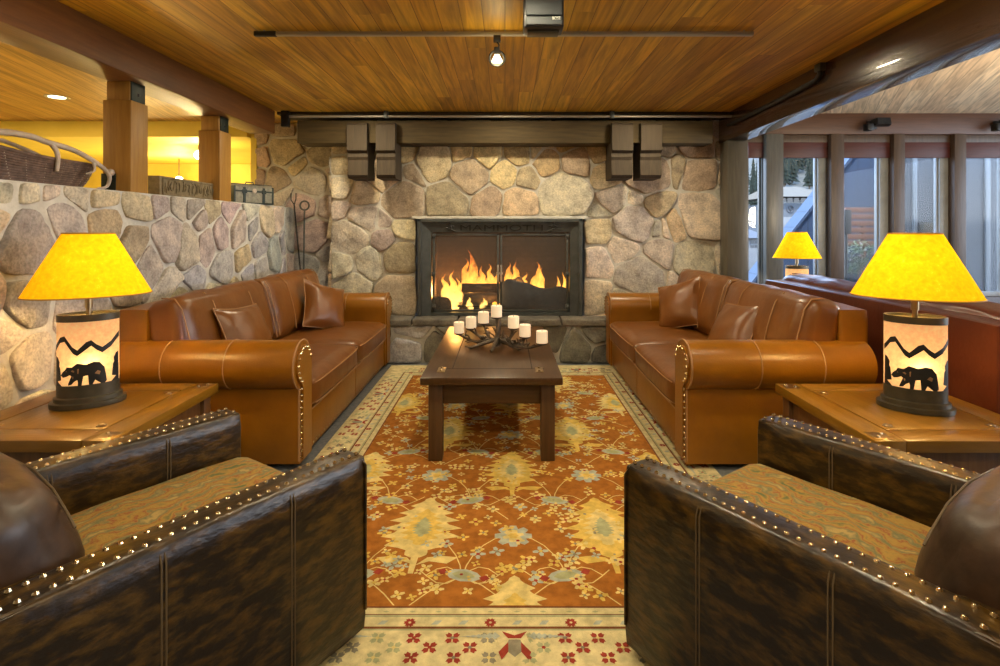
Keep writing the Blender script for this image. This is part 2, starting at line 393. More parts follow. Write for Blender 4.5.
def tag(o, label, cat, group=None, kind=None):
    o['label'] = label; o['category'] = cat
    if group: o['group'] = group
    if kind: o['kind'] = kind
    return o
def thing(name, label, cat, loc=(0, 0, 0), rz=0, group=None):
    o = bpy.data.objects.new(name, None); COL.objects.link(o); o.empty_display_size = .1
    o.location = loc; o.rotation_euler = (0, 0, rz)
    return tag(o, label, cat, group)
def struct(o): o['kind'] = 'structure'; return o
def T(x, y, z, rx=0, ry=0, rz=0):
    return Matrix.Translation((x, y, z)) @ Matrix.Rotation(rz, 4, 'Z') @ Matrix.Rotation(ry, 4, 'Y') @ Matrix.Rotation(rx, 4, 'X')
def px(x, y, Y):
    """the point at depth Y seen at pixel x, y"""
    return Vector(((x - CX) / F * Y, Y, CH - (y - CY) / F * Y))
_ball = {}
def nail(parent, loc, r=.0085, key='nail'):
    if (key, r) not in _ball:
        mb = MB().ball((0, 0, 0), r, 8)
        o = mb.build('nailhead', M[key]); _ball[(key, r)] = o.data; bpy.data.objects.remove(o)
    o = bpy.data.objects.new('nailhead', _ball[(key, r)]); COL.objects.link(o); o.parent = parent; o.location = loc
    return o
def text(body, size, mat, parent, loc, rot, name='lettering', ext=.002, align='LEFT', sx=1.0):
    cu = bpy.data.curves.new(name, 'FONT'); cu.body = body; cu.size = size; cu.extrude = ext; cu.align_x = align
    t = bpy.data.objects.new(name, cu); COL.objects.link(t)
    me = bpy.data.meshes.new_from_object(t.evaluated_get(bpy.context.evaluated_depsgraph_get()))
    bpy.data.objects.remove(t)
    me.materials.clear(); me.materials.append(mat)
    for v in me.vertices: v.co.x *= sx
    o = bpy.data.objects.new(name, me); COL.objects.link(o); o.parent = parent; o.location = loc; o.rotation_euler = rot
    return o
# ------------------------------------------------------------------ stone walls
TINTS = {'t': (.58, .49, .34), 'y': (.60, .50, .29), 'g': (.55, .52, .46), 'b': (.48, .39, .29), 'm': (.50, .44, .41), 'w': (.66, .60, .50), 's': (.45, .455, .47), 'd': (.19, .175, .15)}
def clip(poly, n, d):
    """keep the side n.p <= d"""
    out = []
    for i in range(len(poly)):
        a, b = poly[i], poly[(i + 1) % len(poly)]
        da = n[0] * a[0] + n[1] * a[1] - d; db = n[0] * b[0] + n[1] * b[1] - d
        if da <= 0: out.append(a)
        if da * db < 0:
            t = da / (da - db); out.append((a[0] + (b[0] - a[0]) * t, a[1] + (b[1] - a[1]) * t))
    return out
def chaikin(p, k=.2):
    o = []
    for i in range(len(p)):
        a, b = p[i], p[(i + 1) % len(p)]
        o.append((a[0] + (b[0] - a[0]) * k, a[1] + (b[1] - a[1]) * k)); o.append((a[0] + (b[0] - a[0]) * (1 - k), a[1] + (b[1] - a[1]) * (1 - k)))
    return o
def resample(p, n):
    L = [0]
    for i in range(len(p)):
        a, b = p[i], p[(i + 1) % len(p)]; L.append(L[-1] + math.hypot(b[0] - a[0], b[1] - a[1]))
    o = []; j = 0
    for k in range(n):
        t = L[-1] * k / n
        while L[j + 1] < t: j += 1
        a, b = p[j], p[(j + 1) % len(p)]; u = (t - L[j]) / max(1e-9, L[j + 1] - L[j])
        o.append((a[0] + (b[0] - a[0]) * u, a[1] + (b[1] - a[1]) * u))
    return o
def fill_seeds(seeds, u0, u1, v0, v1, r, skip=lambda u, v: False):
    out = list(seeds); rnd = random.Random(11)
    for _ in range(1500):
        u = rnd.uniform(u0, u1); v = rnd.uniform(v0, v1)
        if skip(u, v): continue
        rr = r * rnd.uniform(.65, 1.25)
        if all(math.hypot(u - s[0], v - s[1]) > (s[2] + rr) * .86 for s in out): out.append((u, v, rr, rnd.choice('tgbmwsgt')))
    return out
def stones(mb, seeds, rect, fn, gap=.02, depth=.035, holes=lambda s: [], seed=1):
    rnd = random.Random(seed)
    for i, s in enumerate(seeds):
        poly = [(rect[0], rect[2]), (rect[1], rect[2]), (rect[1], rect[3]), (rect[0], rect[3])]
        for n, d in holes(s): poly = clip(poly, n, d)
        for j, q in enumerate(seeds):
            if i == j or not poly: continue
            dx, dy = q[0] - s[0], q[1] - s[1]; L = math.hypot(dx, dy)
            if L < 1e-6 or L > 1.6: continue
            # power bisector, moved in by half the joint
            t = (L * L + s[2] ** 2 - q[2] ** 2) / (2 * L) - gap / 2
            n = (dx / L, dy / L); poly = clip(poly, n, n[0] * s[0] + n[1] * s[1] + t)
        if len(poly) < 3: continue
        A = .5 * abs(sum(poly[k][0] * poly[(k + 1) % len(poly)][1] - poly[(k + 1) % len(poly)][0] * poly[k][1] for k in range(len(poly))))
        if A < .0006: continue
        p = chaikin(chaikin(poly, .11), .25)
        nn = 36
        p = resample(p, nn)
        cx = sum(a for a, b in p) / nn; cy = sum(b for a, b in p) / nn
        rad = math.sqrt(A)
        wob = min(.02, .07 * rad); ph = rnd.uniform(0, 100)
        p = [(a + wob * noise.noise(Vector((a * 6, b * 6, ph))) + .3 * wob * noise.noise(Vector((a * 22, b * 22, ph))), b + wob * noise.noise(Vector((a * 6, b * 6, ph + 50))) + .3 * wob * noise.noise(Vector((a * 22, b * 22, ph + 50)))) for a, b in p]
        h = depth * rnd.uniform(.7, 1.35) * min(1.2, .5 + rad * 2.2)
        tl = rnd.uniform(-.12, .12), rnd.uniform(-.12, .12)
        rings = [(1.0, -.01), (.997, .55 * h), (.980, .88 * h), (.94, h), (.72, 1.04 * h), (.45, 1.06 * h), (.2, 1.06 * h)]
        k0 = len(mb.v); vs = []
        for sc, d in rings:
            for a, b in p:
                u, v = cx + (a - cx) * sc, cy + (b - cy) * sc
                dd = d
                if d > 0: dd += (.011 * noise.noise(Vector((u * 7, v * 7, ph))) + .006 * noise.noise(Vector((u * 19, v * 19, ph)))) * min(1, d / h) * 1.2 + ((u - cx) * tl[0] + (v - cy) * tl[1]) * min(1, d / h)
                vs.append(fn(u, v, max(dd, .002) if d > 0 else d))
        vs.append(fn(cx, cy, 1.04 * h))
        fs = []
        for r_ in range(len(rings) - 1):
            for q in range(nn):
                q2 = (q + 1) % nn; fs.append((r_ * nn + q, r_ * nn + q2, (r_ + 1) * nn + q2, (r_ + 1) * nn + q))
        e = (len(rings) - 1) * nn
        for q in range(nn): fs.append((e + q, e + (q + 1) % nn, len(vs) - 1))
        mb.add(vs, fs, 0)
        c = TINTS[s[3]]; k = rnd.uniform(.82, 1.15)
        c = [x * k * rnd.uniform(.95, 1.05) for x in c]
        if mb.tint is None: mb.tint = [(0.4, .4, .4)] * k0
        mb.tint += [c] * (len(mb.v) - k0)
def pad(mb):
    if mb.tint is not None: mb.tint += [(.4, .4, .4)] * (len(mb.v) - len(mb.tint))

# seeds read off the photograph's stones: crop coordinates -> pixels -> the wall's plane
YW = 5.46
def wseed(lst, ox, oy, sc, Y):
    o = []
    for x, y, r, t in lst:
        p = px(ox + x * sc, oy + y * sc, Y); o.append((p.x, p.z, r * sc / F * Y, t))
    return o
S1 = [(35, 62, 26, 't'), (40, 118, 36, 't'), (100, 90, 40, 't'), (255, 68, 38, 'y'), (42, 195, 40, 'w'), (112, 215, 46, 'b'), (185, 150, 56, 't'), (278, 142, 30, 'b'), (345, 105, 60, 't'), (245, 238, 66, 'b'),
      (440, 78, 36, 'y'), (525, 80, 48, 'y'), (625, 75, 44, 'y'), (465, 155, 62, 'b'), (580, 145, 44, 'y'), (395, 235, 62, 'b'), (520, 235, 46, 'b'), (655, 165, 38, 't'), (635, 245, 58, 't'), (40, 262, 30, 'w'),
      (110, 295, 52, 'g'), (182, 305, 32, 'g'), (250, 325, 48, 't'), (72, 355, 62, 'g'), (185, 368, 46, 'm'), (42, 450, 44, 'w'), (130, 440, 54, 'g'), (232, 425, 62, 'b'), (80, 515, 50, 'w'), (232, 545, 70, 't'), (70, 590, 50, 'g')]
S2 = [(15, 72, 22, 'y'), (60, 112, 46, 'y'), (150, 115, 54, 't'), (228, 85, 32, 'y'), (255, 152, 48, 't'), (115, 222, 86, 'w'), (275, 228, 44, 'w'), (352, 232, 24, 'w'), (420, 245, 42, 't'), (395, 140, 76, 'b'), (490, 130, 34, 'b'),
      (565, 145, 62, 'b'), (640, 150, 28, 'b'), (420, 55, 50, 'b'), (560, 55, 56, 'b'), (640, 60, 30, 'b'), (225, 278, 30, 'w'), (225, 330, 44, 't'), (345, 315, 64, 'm'), (420, 328, 18, 'g'), (455, 325, 22, 'w'), (497, 312, 46, 't'),
      (570, 285, 82, 'w'), (220, 440, 46, 'w'), (315, 395, 48, 'w'), (425, 415, 50, 'w'), (370, 490, 76, 'g'), (545, 440, 72, 'g'), (638, 435, 28, 'w'), (215, 555, 42, 'w'), (492, 505, 32, 'w'), (330, 575, 55, 'g'), (460, 590, 50, 'g'), (600, 560, 60, 'g'), (120, 50, 30, 'y')]
OPX0, OPX1, OPZ = -.90, .80, 1.40      # the hole for the fire
seeds = wseed(S1, 330, 130, .3003, YW) + wseed(S2, 530, 130, .3004, YW)
seeds = [s for s in seeds if not (OPX0 < s[0] < OPX1 and s[1] < OPZ)]
WX0, WX1, WZ1 = -1.74, 2.25, 2.40
seeds = fill_seeds(seeds, WX0, WX1, 0, WZ1, .17, lambda u, v: OPX0 - .12 < u < OPX1 + .12 and v < OPZ + .12)
def holes(s):
    if s[1] > OPZ and OPX0 - .05 < s[0] < OPX1 + .05: return [((0, -1), -OPZ - .015)]
    if s[1] > OPZ + .06: return []
    if s[0] <= OPX0: return [((1, 0), OPX0 + .01)]
    if s[0] >= OPX1: return [((-1, 0), -OPX1 + .01)]
    return [((0, -1), -OPZ - .015)]
mb = MB(); stones(mb, seeds, (WX0 + .004, WX1 - .004, .01, WZ1 - .01), lambda u, v, d: (u, YW - d, v), gap=.018, depth=.022, holes=holes)
for bx in ((WX0, OPX0, 0, WZ1), (OPX1, WX1, 0, WZ1), (OPX0, OPX1, OPZ, WZ1)):
    mb.box(bx[0], bx[1], YW, YW + .5, bx[2], bx[3], 0, 1)
# stones on the return of the chimney breast
rs = fill_seeds([], YW, YW + .28, 0, WZ1, .12)
stones(mb, rs, (YW, YW + .28, .01, WZ1 - .01), lambda u, v, d: (WX0 - d, u, v), gap=.02, depth=.03)
pad(mb)
struct(mb.build('wall_back', [M['stone'], M['mortar']], angle=60))
# recessed wall at the left of the chimney breast
YA = 5.72
SA = [(75, 190, 42, 'b'), (150, 170, 58, 't'), (238, 275, 58, 'm'), (275, 190, 42, 'b'), (290, 232, 22, 'm'), (125, 268, 50, 'b'), (150, 322, 40, 'g'), (205, 352, 58, 'm'), (290, 350, 40, 'g'), (245, 450, 58, 'm'), (225, 560, 46, 's'), (287, 505, 30, 's'), (287, 590, 42, 's'), (60, 262, 42, 'b'), (60, 330, 40, 'g'), (190, 225, 40, 't'), (150, 110, 40, 'b'), (230, 110, 40, 'b'), (60, 130, 35, 'b')]
seeds = fill_seeds(wseed(SA, 240, 100, .3005, YA), -2.62, -1.7, 0, 2.4, .15)
mb = MB(); stones(mb, seeds, (-2.62, -1.70, .01, 2.39), lambda u, v, d: (u, YA - d, v), gap=.028, depth=.022, seed=5)
mb.box(-2.66, -1.70, YA, YA + .25, 0, 2.4, 0, 1); pad(mb)
struct(mb.build('wall_back_recess', [M['stone'], M['mortar']], angle=60))
# half wall on the left
XL, ZL = -2.2, 1.515
def lseed(lst, ox, oy, sc):
    o = []
    for x, y, r, t in lst:
        qx, qy = ox + x * sc, oy + y * sc
        Y = F * -XL / (CX - qx); o.append((Y, CH - (qy - CY) / F * Y, r * sc / F * Y, t))
    return o
L1 = [(30, 108, 40, 'g'), (130, 128, 44, 'w'), (215, 138, 44, 'w'), (300, 148, 44, 'w'), (420, 170, 46, 't'), (540, 180, 44, 't'), (150, 320, 140, 'm'), (250, 260, 110, 'm'), (430, 250, 72, 'b'), (530, 330, 74, 'b'), (15, 245, 40, 't'), (590, 410, 62, 'm'), (120, 560, 92, 'g'), (330, 570, 110, 'g'), (30, 680, 70, 'g'), (480, 470, 50, 'b')]
L2 = [(55, 125, 58, 't'), (165, 130, 28, 'm'), (235, 125, 32, 'm'), (320, 135, 30, 'm'), (400, 145, 32, 't'), (480, 148, 30, 'm'), (590, 152, 32, 'g'), (195, 270, 96, 'm'), (345, 195, 42, 'm'), (370, 310, 68, 'm'), (440, 250, 58, 'm'), (525, 240, 46, 'm'), (605, 218, 40, 's'), (630, 300, 58, 's'), (700, 198, 38, 'w'), (735, 310, 40, 's'), (110, 420, 72, 'b'), (35, 320, 44, 'g'), (195, 510, 54, 'g'), (312, 470, 64, 's'), (450, 430, 70, 's'), (545, 385, 30, 't'), (640, 410, 44, 's'), (740, 420, 40, 's'), (560, 460, 30, 's')]
L3 = [(130, 440, 110, 'g'), (150, 225, 78, 'g'), (30, 520, 90, 'w'), (40, 340, 60, 'g')]
seeds = lseed(L1, 0, 160, .2552) + lseed(L2, 130, 180, .21) + lseed(L3, 0, 260, .24)
keep = []
for s in seeds:
    if all(math.hypot(s[0] - q[0], s[1] - q[1]) > .45 * (s[2] + q[2]) for q in keep): keep.append(s)
seeds = fill_seeds(keep, -.6, YA, 0, ZL - .05, .19)
mb = MB(); stones(mb, seeds, (-.6, YA - .02, .01, ZL - .005), lambda u, v, d: (XL + d - .02, u, v), gap=.026, depth=.018, seed=9)
mb.box(-2.62, XL - .02, -.6, YA, 0, ZL, .006, 1)
# cap stones along the top
y = -.5
rnd = random.Random(4)
k0 = len(mb.v)
pad(mb)
struct(mb.build('wall_left', [M['stone'], M['mortar']], angle=60))

# ------------------------------------------------------------------ floor, ceilings, far walls
struct(MB().box(-8, 9, -4, 7.3, -.2, 0, 0).build('floor', M['floor'], smooth=False))
struct(MB().box(-2.3, 2.25, -4, 5.9, 2.4, 2.5, 0).box(-2.7, -2.3, 5.62, 6.0, 2.4, 2.5, 0).build('ceiling', M['ceiling'], smooth=False))
struct(MB().box(-8, -2.3, -4, 5.62, 2.4, 2.5, 0).build('ceiling_left', M['ceil_l'], smooth=False))
struct(MB().box(2.25, 9, -4, 7.3, 2.76, 2.9, 0).build('ceiling_right', M['ceil_r'], smooth=False))
struct(MB().box(-8, 9, -4.2, -4, -.2, 2.9, 0).build('wall_rear', M['post'], smooth=False))
struct(MB().box(9, 9.2, -4.2, -1.0, -.2, 2.9, 0).build('wall_right', M['post'], smooth=False))
struct(MB().box(-8.2, -8, -4.2, 8.2, -.2, 2.9, 0).build('wall_far_left', M['plaster'], smooth=False))
mb = MB(); mb.box(-8, -2.5, 8.0, 8.2, -.2, 2.6, 0)
struct(mb.build('wall_left_back', M['plaster'], smooth=False))
# dropped soffit across the back of the left room and its floor
struct(MB().box(-8, -2.66, 5.62, 8.0, 2.24, 2.5, .004).build('trim_1', M['plaster'], smooth=False))
struct(MB().box(-2.66, -2.60, 5.70, 8.0, -.2, 2.5, 0).build('wall_left_return', M['plaster'], smooth=False))
struct(MB().box(-8, -2.5, 7.3, 8.0, -.2, 0, 0).build('floor_left', M['floor'], smooth=False))

# ceiling beams and posts
def beam(name, x0, x1, y0, y1, z0, z1, m, label):
    o = MB().box(x0, x1, y0, y1, z0, z1, .008).build(name, m); return tag(o, label, 'beam')
beam('ceiling_beam', -2.40, -2.16, -4, 5.12, 2.185, 2.40, M['beam'], 'long reddish brown ceiling beam resting on the two timber posts')
beam('ceiling_beam', 2.13, 2.32, -4, 5.44, 2.14, 2.75, M['beam_r'], 'long dark brown ceiling beam on the window side, pale lit underside')
def post(y0, y1, label):
    t = thing('timber_post', label, 'post', (-2.33, (y0 + y1) / 2, ZL), 0, 'timber posts on the stone half wall')
    h = (y1 - y0) / 2
    mb = MB().box(-.085, .085, -h, h, 0, .555, .006).box(-.07, .07, -h + .012, h - .012, .555, .67, .004)
    mb.build('shaft', M['post'], t)
    pl = MB().box(.066, .078, -.062, .062, .53, .80, .002).build('strap_plate', M['greenmetal'], t)
    for z in (.6, .72):
        MB().ball((0, 0, 0), (.006, .012, .012), 8).build('bolt', M['blackmetal'], pl, loc=(.079, 0, z))
    sh = MB().box(-.09, -.004, -h - .006, -h + .01, -.005, .112, .002).build('shoe_plate', M['greenmetal'], t)
    MB().ball((-.045, -h - .007, .06), (.01, .005, .01), 8).build('bolt', M['steel'], sh)
    return t
post(3.27, 3.43, 'timber post on the stone half wall between the wicker basket and the carved plank')
post(4.29, 4.47, 'timber post on the stone half wall between the carved plank and the little trunk')
o = MB().box(2.13, 2.33, 5.22, 5.40, 0, 2.14, .008).build('timber_post', M['gpost']); tag(o, 'grey brown floor to beam post at the right end of the stone wall', 'post')

# recessed light, left ceiling
p = px(57, 97, F * 1.1 / (CY - 97))
t = thing('recessed_light', 'small round lit recessed light in the left ceiling', 'ceiling light', (p.x, p.y, 2.4))
MB().lathe([(.062, -.001), (.085, -.006), (.09, .0), (.06, .002)], 24).build('trim_ring', M['steel'], t)
MB().lathe([(.0, -.004), (.06, -.004), (.06, 0)], 24).build('lens', M['bulb_soft'], t)
# globe lights in the left room
for q, Y, lab in (((199, 155), 6.1, 'small glowing globe light beside the post nearest the little trunk'), ((179, 180), 7.3, 'bright bare bulb light glaring just above the carved plank')):
    p = px(q[0], q[1], Y)
    t = thing('globe_light', lab, 'light', tuple(p))
    MB().ball((0, 0, 0), .05, 16).build('globe', M['bulb'], t)
    MB().cyl((0, 0, .04), (0, 0, 2.24 - p.z), .008, n=8).build('stem', M['brass'], t)

# ------------------------------------------------------------------ mantel, corbels, pipe
t = thing('mantel_beam', 'dark wood mantel beam with four corbels high across the stone chimney', 'mantel', (0, 5.3, 2.1))
a = px(297, 0, 5.2).x; b = px(713, 0, 5.2).x
MB().box(a, b, -.10, .16, .01, .225, .008).build('beam', M['mantel'], t)
for x0, x1 in ((347, 367), (376, 395), (612, 633), (641, 662)):
    xa, xb = px(x0, 0, 5.12).x, px(x1, 0, 5.12).x
    prof = [(.155, .19), (-.165, .19), (-.19, .165), (-.19, -.07), (-.155, -.095), (-.165, -.13), (-.15, -.16), (-.165, -.3), (-.14, -.33), (.155, -.33)]
    MB().prism(prof, lambda u, v, d: (d, u, v), xa, xb).build('corbel', M['corbel'], t, angle=30)
t = thing('conduit_pipe', 'thin grey conduit pipe running along the ceiling above the mantel', 'pipe', (0, 5.13, 2.35))
MB().tube([(px(282, 0, 5.13).x, 0, 0), (px(735, 0, 5.13).x, 0, 0)], .013, 10).build('pipe', M['steel'], t)
for x in (386, 612): MB().box(px(x, 0, 5.13).x - .02, px(x, 0, 5.13).x + .02, -.02, .02, -.018, .05, .003).build('clamp', M['gunmetal'], t)
MB().box(-2.1, -2.03, -.03, .03, -.1, .05, .006).build('junction_box', M['blackmetal'], t)
struct(MB().box(-2.16, 2.13, 5.16, 5.46, 2.375, 2.4, .003).build('trim_2', M['corbel']))
# conduit on the right beam
t = thing('conduit_pipe', 'dark bent conduit clipped to the inner face of the right ceiling beam', 'pipe', (2.11, 4.2, 2.3))
MB().tube([(0, -.55, .1), (0, -.55, .03), (0, -.50, .0), (0, 0, -.015), (0, .95, -.03)], .018, 10).build('pipe', M['blackmetal'], t)
MB().box(-.022, .025, -.585, -.515, .05, .10, .004).build('coupling', M['gunmetal'], t)

# ------------------------------------------------------------------ hearth
HY, HZ = 5.22, .43
mb = MB()
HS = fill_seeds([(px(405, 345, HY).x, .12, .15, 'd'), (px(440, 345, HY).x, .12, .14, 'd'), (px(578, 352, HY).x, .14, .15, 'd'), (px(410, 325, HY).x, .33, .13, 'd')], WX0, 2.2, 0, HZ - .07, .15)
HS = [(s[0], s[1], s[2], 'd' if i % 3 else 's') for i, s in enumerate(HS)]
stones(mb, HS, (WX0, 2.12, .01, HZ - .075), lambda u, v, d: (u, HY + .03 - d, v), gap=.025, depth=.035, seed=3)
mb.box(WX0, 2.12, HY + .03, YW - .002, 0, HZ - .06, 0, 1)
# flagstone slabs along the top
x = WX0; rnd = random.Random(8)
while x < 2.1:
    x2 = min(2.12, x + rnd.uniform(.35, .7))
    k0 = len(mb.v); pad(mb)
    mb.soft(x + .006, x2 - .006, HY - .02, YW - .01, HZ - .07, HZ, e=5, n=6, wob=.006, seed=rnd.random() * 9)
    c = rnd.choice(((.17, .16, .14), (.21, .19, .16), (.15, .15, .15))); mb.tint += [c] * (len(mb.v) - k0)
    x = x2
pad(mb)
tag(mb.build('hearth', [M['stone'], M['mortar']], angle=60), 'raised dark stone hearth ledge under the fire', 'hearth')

# ------------------------------------------------------------------ fireplace
t = thing('fireplace_insert', 'black metal fireplace with two glass doors and cut lettering along its top', 'fireplace', ((OPX0 + OPX1) / 2 + .0, YW, HZ))
cx = (OPX0 + OPX1) / 2
fx0, fx1, fz1 = px(418, 0, 5.40).x - cx, px(582, 0, 5.40).x - cx, px(0, 219, 5.40).z - HZ
ix0, ix1, iz1 = px(431, 0, 5.40).x - cx, px(570, 0, 5.40).x - cx, px(0, 232.5, 5.40).z - HZ
# a frame that slopes in from its outer edge
def fring(mb, o, i, yo, yi, mi=0):
    P = [(o[0], yo, 0), (o[0], yo, o[2]), (o[1], yo, o[2]), (o[1], yo, 0)]; Q = [(i[0], yi, 0), (i[0], yi, i[2]), (i[1], yi, i[2]), (i[1], yi, 0)]
    mb.add(P + Q, [(k, k + 1, k + 5, k + 4) for k in range(3)], mi)
mb = MB()
mb.box(fx0, fx0 + .035, -.10, .02, 0, fz1, .004).box(fx1 - .035, fx1, -.10, .02, 0, fz1, .004).box(fx0, fx1, -.10, .02, fz1 - .03, fz1, .004)
fring(mb, (fx0 + .035, fx1 - .035, fz1 - .03), (ix0, ix1, iz1), -.075, -.045)
fring(mb, (ix0, ix1, iz1), (ix0, ix1, iz1), -.045, .05)
mb.box(ix0, ix1, -.06, .04, 0, .03, .003)
mb.build('frame', M['gunmetal'], t, angle=20)
MB().box(fx0 - .06, fx1 + .06, -.06, .1, fz1 + .002, fz1 + .028, .003).build('lintel', M['mortar'], t)
mb = MB()
mb.box(ix0 - .03, ix1 + .03, .62, .66, -.05, iz1 + .1, 0).box(ix0 - .10, ix0 - .03, .03, .66, -.05, iz1 + .1, 0).box(ix1 + .03, ix1 + .10, .03, .66, -.05, iz1 + .1, 0)
mb.box(ix0 - .1, ix1 + .1, .0, .66, -.08, .005, 0).box(ix0 - .1, ix1 + .1, .05, .66, iz1 + .05, iz1 + .12, 0)
mb.build('firebox', M['brick'], t, smooth=False)
mid = px(499.5, 0, 5.42).x - cx
for s, (d0, d1) in enumerate(((ix0 + .012, mid - .004), (mid + .004, ix1 - .012))):
    d = MB()
    w = .022
    d.box(d0, d0 + w, -.035, -.012, .035, iz1 - .01, .003).box(d1 - w, d1, -.035, -.012, .035, iz1 - .01, .003)
    d.box(d0, d1, -.035, -.012, iz1 - .032, iz1 - .01, .003).box(d0, d1, -.035, -.012, .035, .057, .003)
    door = d.build('door', M['gunmetal'], t)
    MB().box(d0 + w - .003, d1 - w + .003, -.026, -.022, .052, iz1 - .03, 0).build('glass', M['fireglass'], door)
    hx = d1 - .011 if s == 0 else d0 + .011
    MB().tube([(hx, -.04, .34), (hx, -.065, .36), (hx, -.065, .48), (hx, -.04, .5)], .008, 8).ball((hx, -.05, .42), .018, 8).build('handle', M['steel'], door)
    ox = d0 + .012 if s == 0 else d1 - .012
    for z in (.09, .41, iz1 - .035):
        MB().box(ox - .02, ox + .02, -.05, -.03, z - .022, z + .022, .004).ball((ox, -.055, z), .012, 8).build('hinge', M['gunmetal'], door)
# cut lettering and two little skiers on the sloping top
lz = (iz1 + fz1 - .03) / 2
lt = text('MAMMOTH', .088, M['black'], t, (0, -.056, lz - .034), (R(106), 0, 0), sx=1.0)
w = max(v.co.x for v in lt.data.vertices)
tx0, tx1 = px(459, 0, 5.38).x - cx, px(543, 0, 5.38).x - cx
for v in lt.data.vertices: v.co.x *= (tx1 - tx0) / w
lt.location.x = tx0
for q, sgn in ((450, 1), (553, -1)):
    c = px(q, 0, 5.38).x - cx
    m_ = MB()
    pts = [((-.03, .028), (.035, .0)), ((-.005, .055), (.012, .022)), ((.012, .022), (-.012, .008)), ((-.005, .05), (-.03, .035)), ((-.005, .05), (.03, .04))]
    for (a0, b0), (a1, b1) in pts: m_.tube([(a0 * sgn * 1.3, 0, b0 * 1.3 - .04), (a1 * sgn * 1.3, 0, b1 * 1.3 - .04)], .0055, 6)
    m_.ball((-.003 * sgn, 0, .046), .011, 8)
    m_.build('skier_emblem', M['black'], t, loc=(c, -.067, lz), rot=(R(16), 0, 0))

# fire: grate, logs, flames
FY = 5.80
tag(MB().box(px(440, 0, FY).x, px(562, 0, FY).x, FY - .16, FY + .16, HZ + .05, HZ + .07, .004).box(px(445, 0, FY).x, px(449, 0, FY).x, FY - .16, FY + .16, HZ + .008, HZ + .06, .002).box(px(552, 0, FY).x, px(556, 0, FY).x, FY - .16, FY + .16, HZ + .008, HZ + .06, .002).build('fire_grate', M['blackmetal']), 'black iron grate under the burning logs', 'grate')
def log(p0, p1, r, mats, label, wob=.012, cut=False):
    p0, p1 = Vector(p0), Vector(p1); mb = MB(); n = 9
    c = (p0 + p1) / 2
    pts = [p0.lerp(p1, i / n) - c + noise.noise_vector(p0 * 3 + Vector((i, 0, 0))) * wob for i in range(n + 1)]
    mb.tube(pts, [r * (1 + .1 * noise.noise(Vector((i * .7, r * 90, 0)))) for i in range(n + 1)], 16, 0, caps=False)
    k = len(mb.v)
    mb.add([mb.v[j] for j in range(16)], [tuple(range(16))], 1).add([mb.v[n * 16 + j] for j in range(16)], [tuple(range(16))], 1)
    return tag(mb.build('firewood_log', mats, loc=tuple(c)), label, 'log')
def fp(x, y, Y): return tuple(px(x, y, Y))
log(fp(463, 300, 5.66), fp(514, 298, 5.78), .062, [M['log'], M['logend']], 'front burning log with pale cut end facing out')
log(fp(462, 288, 5.86), fp(500, 288, 5.88), .05, [M['log'], M['log']], 'dark charred log lying behind the front log')
log(fp(497, 292, 5.92), fp(521, 281, 5.84), .055, [M['log'], M['log']], 'short charred log tipped up at the middle of the fire')
mb = MB(); mb.soft(-.38, .36, -.11, .11, -.13, .15, e=2.2, n=12, wob=.05, seed=4)
tag(mb.build('firewood_log', M['ash'], loc=fp(536, 300, 5.66), rot=(0, R(8), 0)), 'big charred log tinted with sky reflection, at the right of the fire', 'log')
mb = MB(); mb.soft(-.12, .12, -.09, .09, -.09, .10, e=2.2, n=9, wob=.03, seed=6)
tag(mb.build('firewood_log', M['log'], loc=fp(442, 307, 5.64)), 'black charred chunk at the left of the fire', 'log')
mb = MB(); rnd = random.Random(2)
def tongue(x, y0, y1, w, Y, sd):
    base = px(x, y0, Y); top = px(x, y1, Y); H = top.z - base.z; n = 12
    pts = []; rad = []
    for i in range(n + 1):
        u = i / n
        pts.append((base.x + .32 * w * noise.noise(Vector((u * 3.2, sd * 7.7, 0))) * 4 * u, base.y + .03 * noise.noise(Vector((u * 2, sd * 3.3, 5))), base.z + H * u))
        rad.append(max(.002, 1.35 * w * (math.sin(math.pi * (.18 + .82 * u) ** .8)) * (1 - u) ** .35))
    mb.tube(pts, rad, 12, 0, sq=(1, .6), caps=False)
for i, (x, y0, y1, w, Y) in enumerate(((466, 292, 258, .07, 5.92), (473, 292, 250, .075, 5.98), (482, 290, 266, .06, 5.95), (490, 290, 264, .055, 5.98), (497, 288, 270, .04, 5.95), (509, 286, 262, .055, 5.98), (516, 288, 260, .06, 5.98), (524, 290, 272, .05, 5.95), (536, 290, 262, .07, 5.97), (541, 290, 268, .05, 5.93),
                                        (558, 300, 276, .05, 6.0), (565, 302, 272, .045, 6.0), (445, 300, 274, .05, 6.0), (452, 302, 270, .06, 6.0), (458, 305, 278, .05, 5.9), (470, 308, 296, .05, 5.64), (484, 307, 298, .05, 5.62), (455, 310, 296, .05, 5.66))):
    tongue(x, y0, y1, w, Y, i + 1)
fo = mb.build('fire', M['flame']); tag(fo, 'orange flames rising behind the fireplace doors', 'fire', kind='stuff')
mb = MB(); rnd = random.Random(5)
for i in range(40): mb.ball((rnd.uniform(-.42, .35), 5.8 + rnd.uniform(-.14, .12), HZ + .085 + rnd.uniform(-.01, .01)), rnd.uniform(.012, .03), 6)
tag(mb.build('embers', M['ember']), 'glowing orange embers on the fire grate', 'embers', kind='stuff')
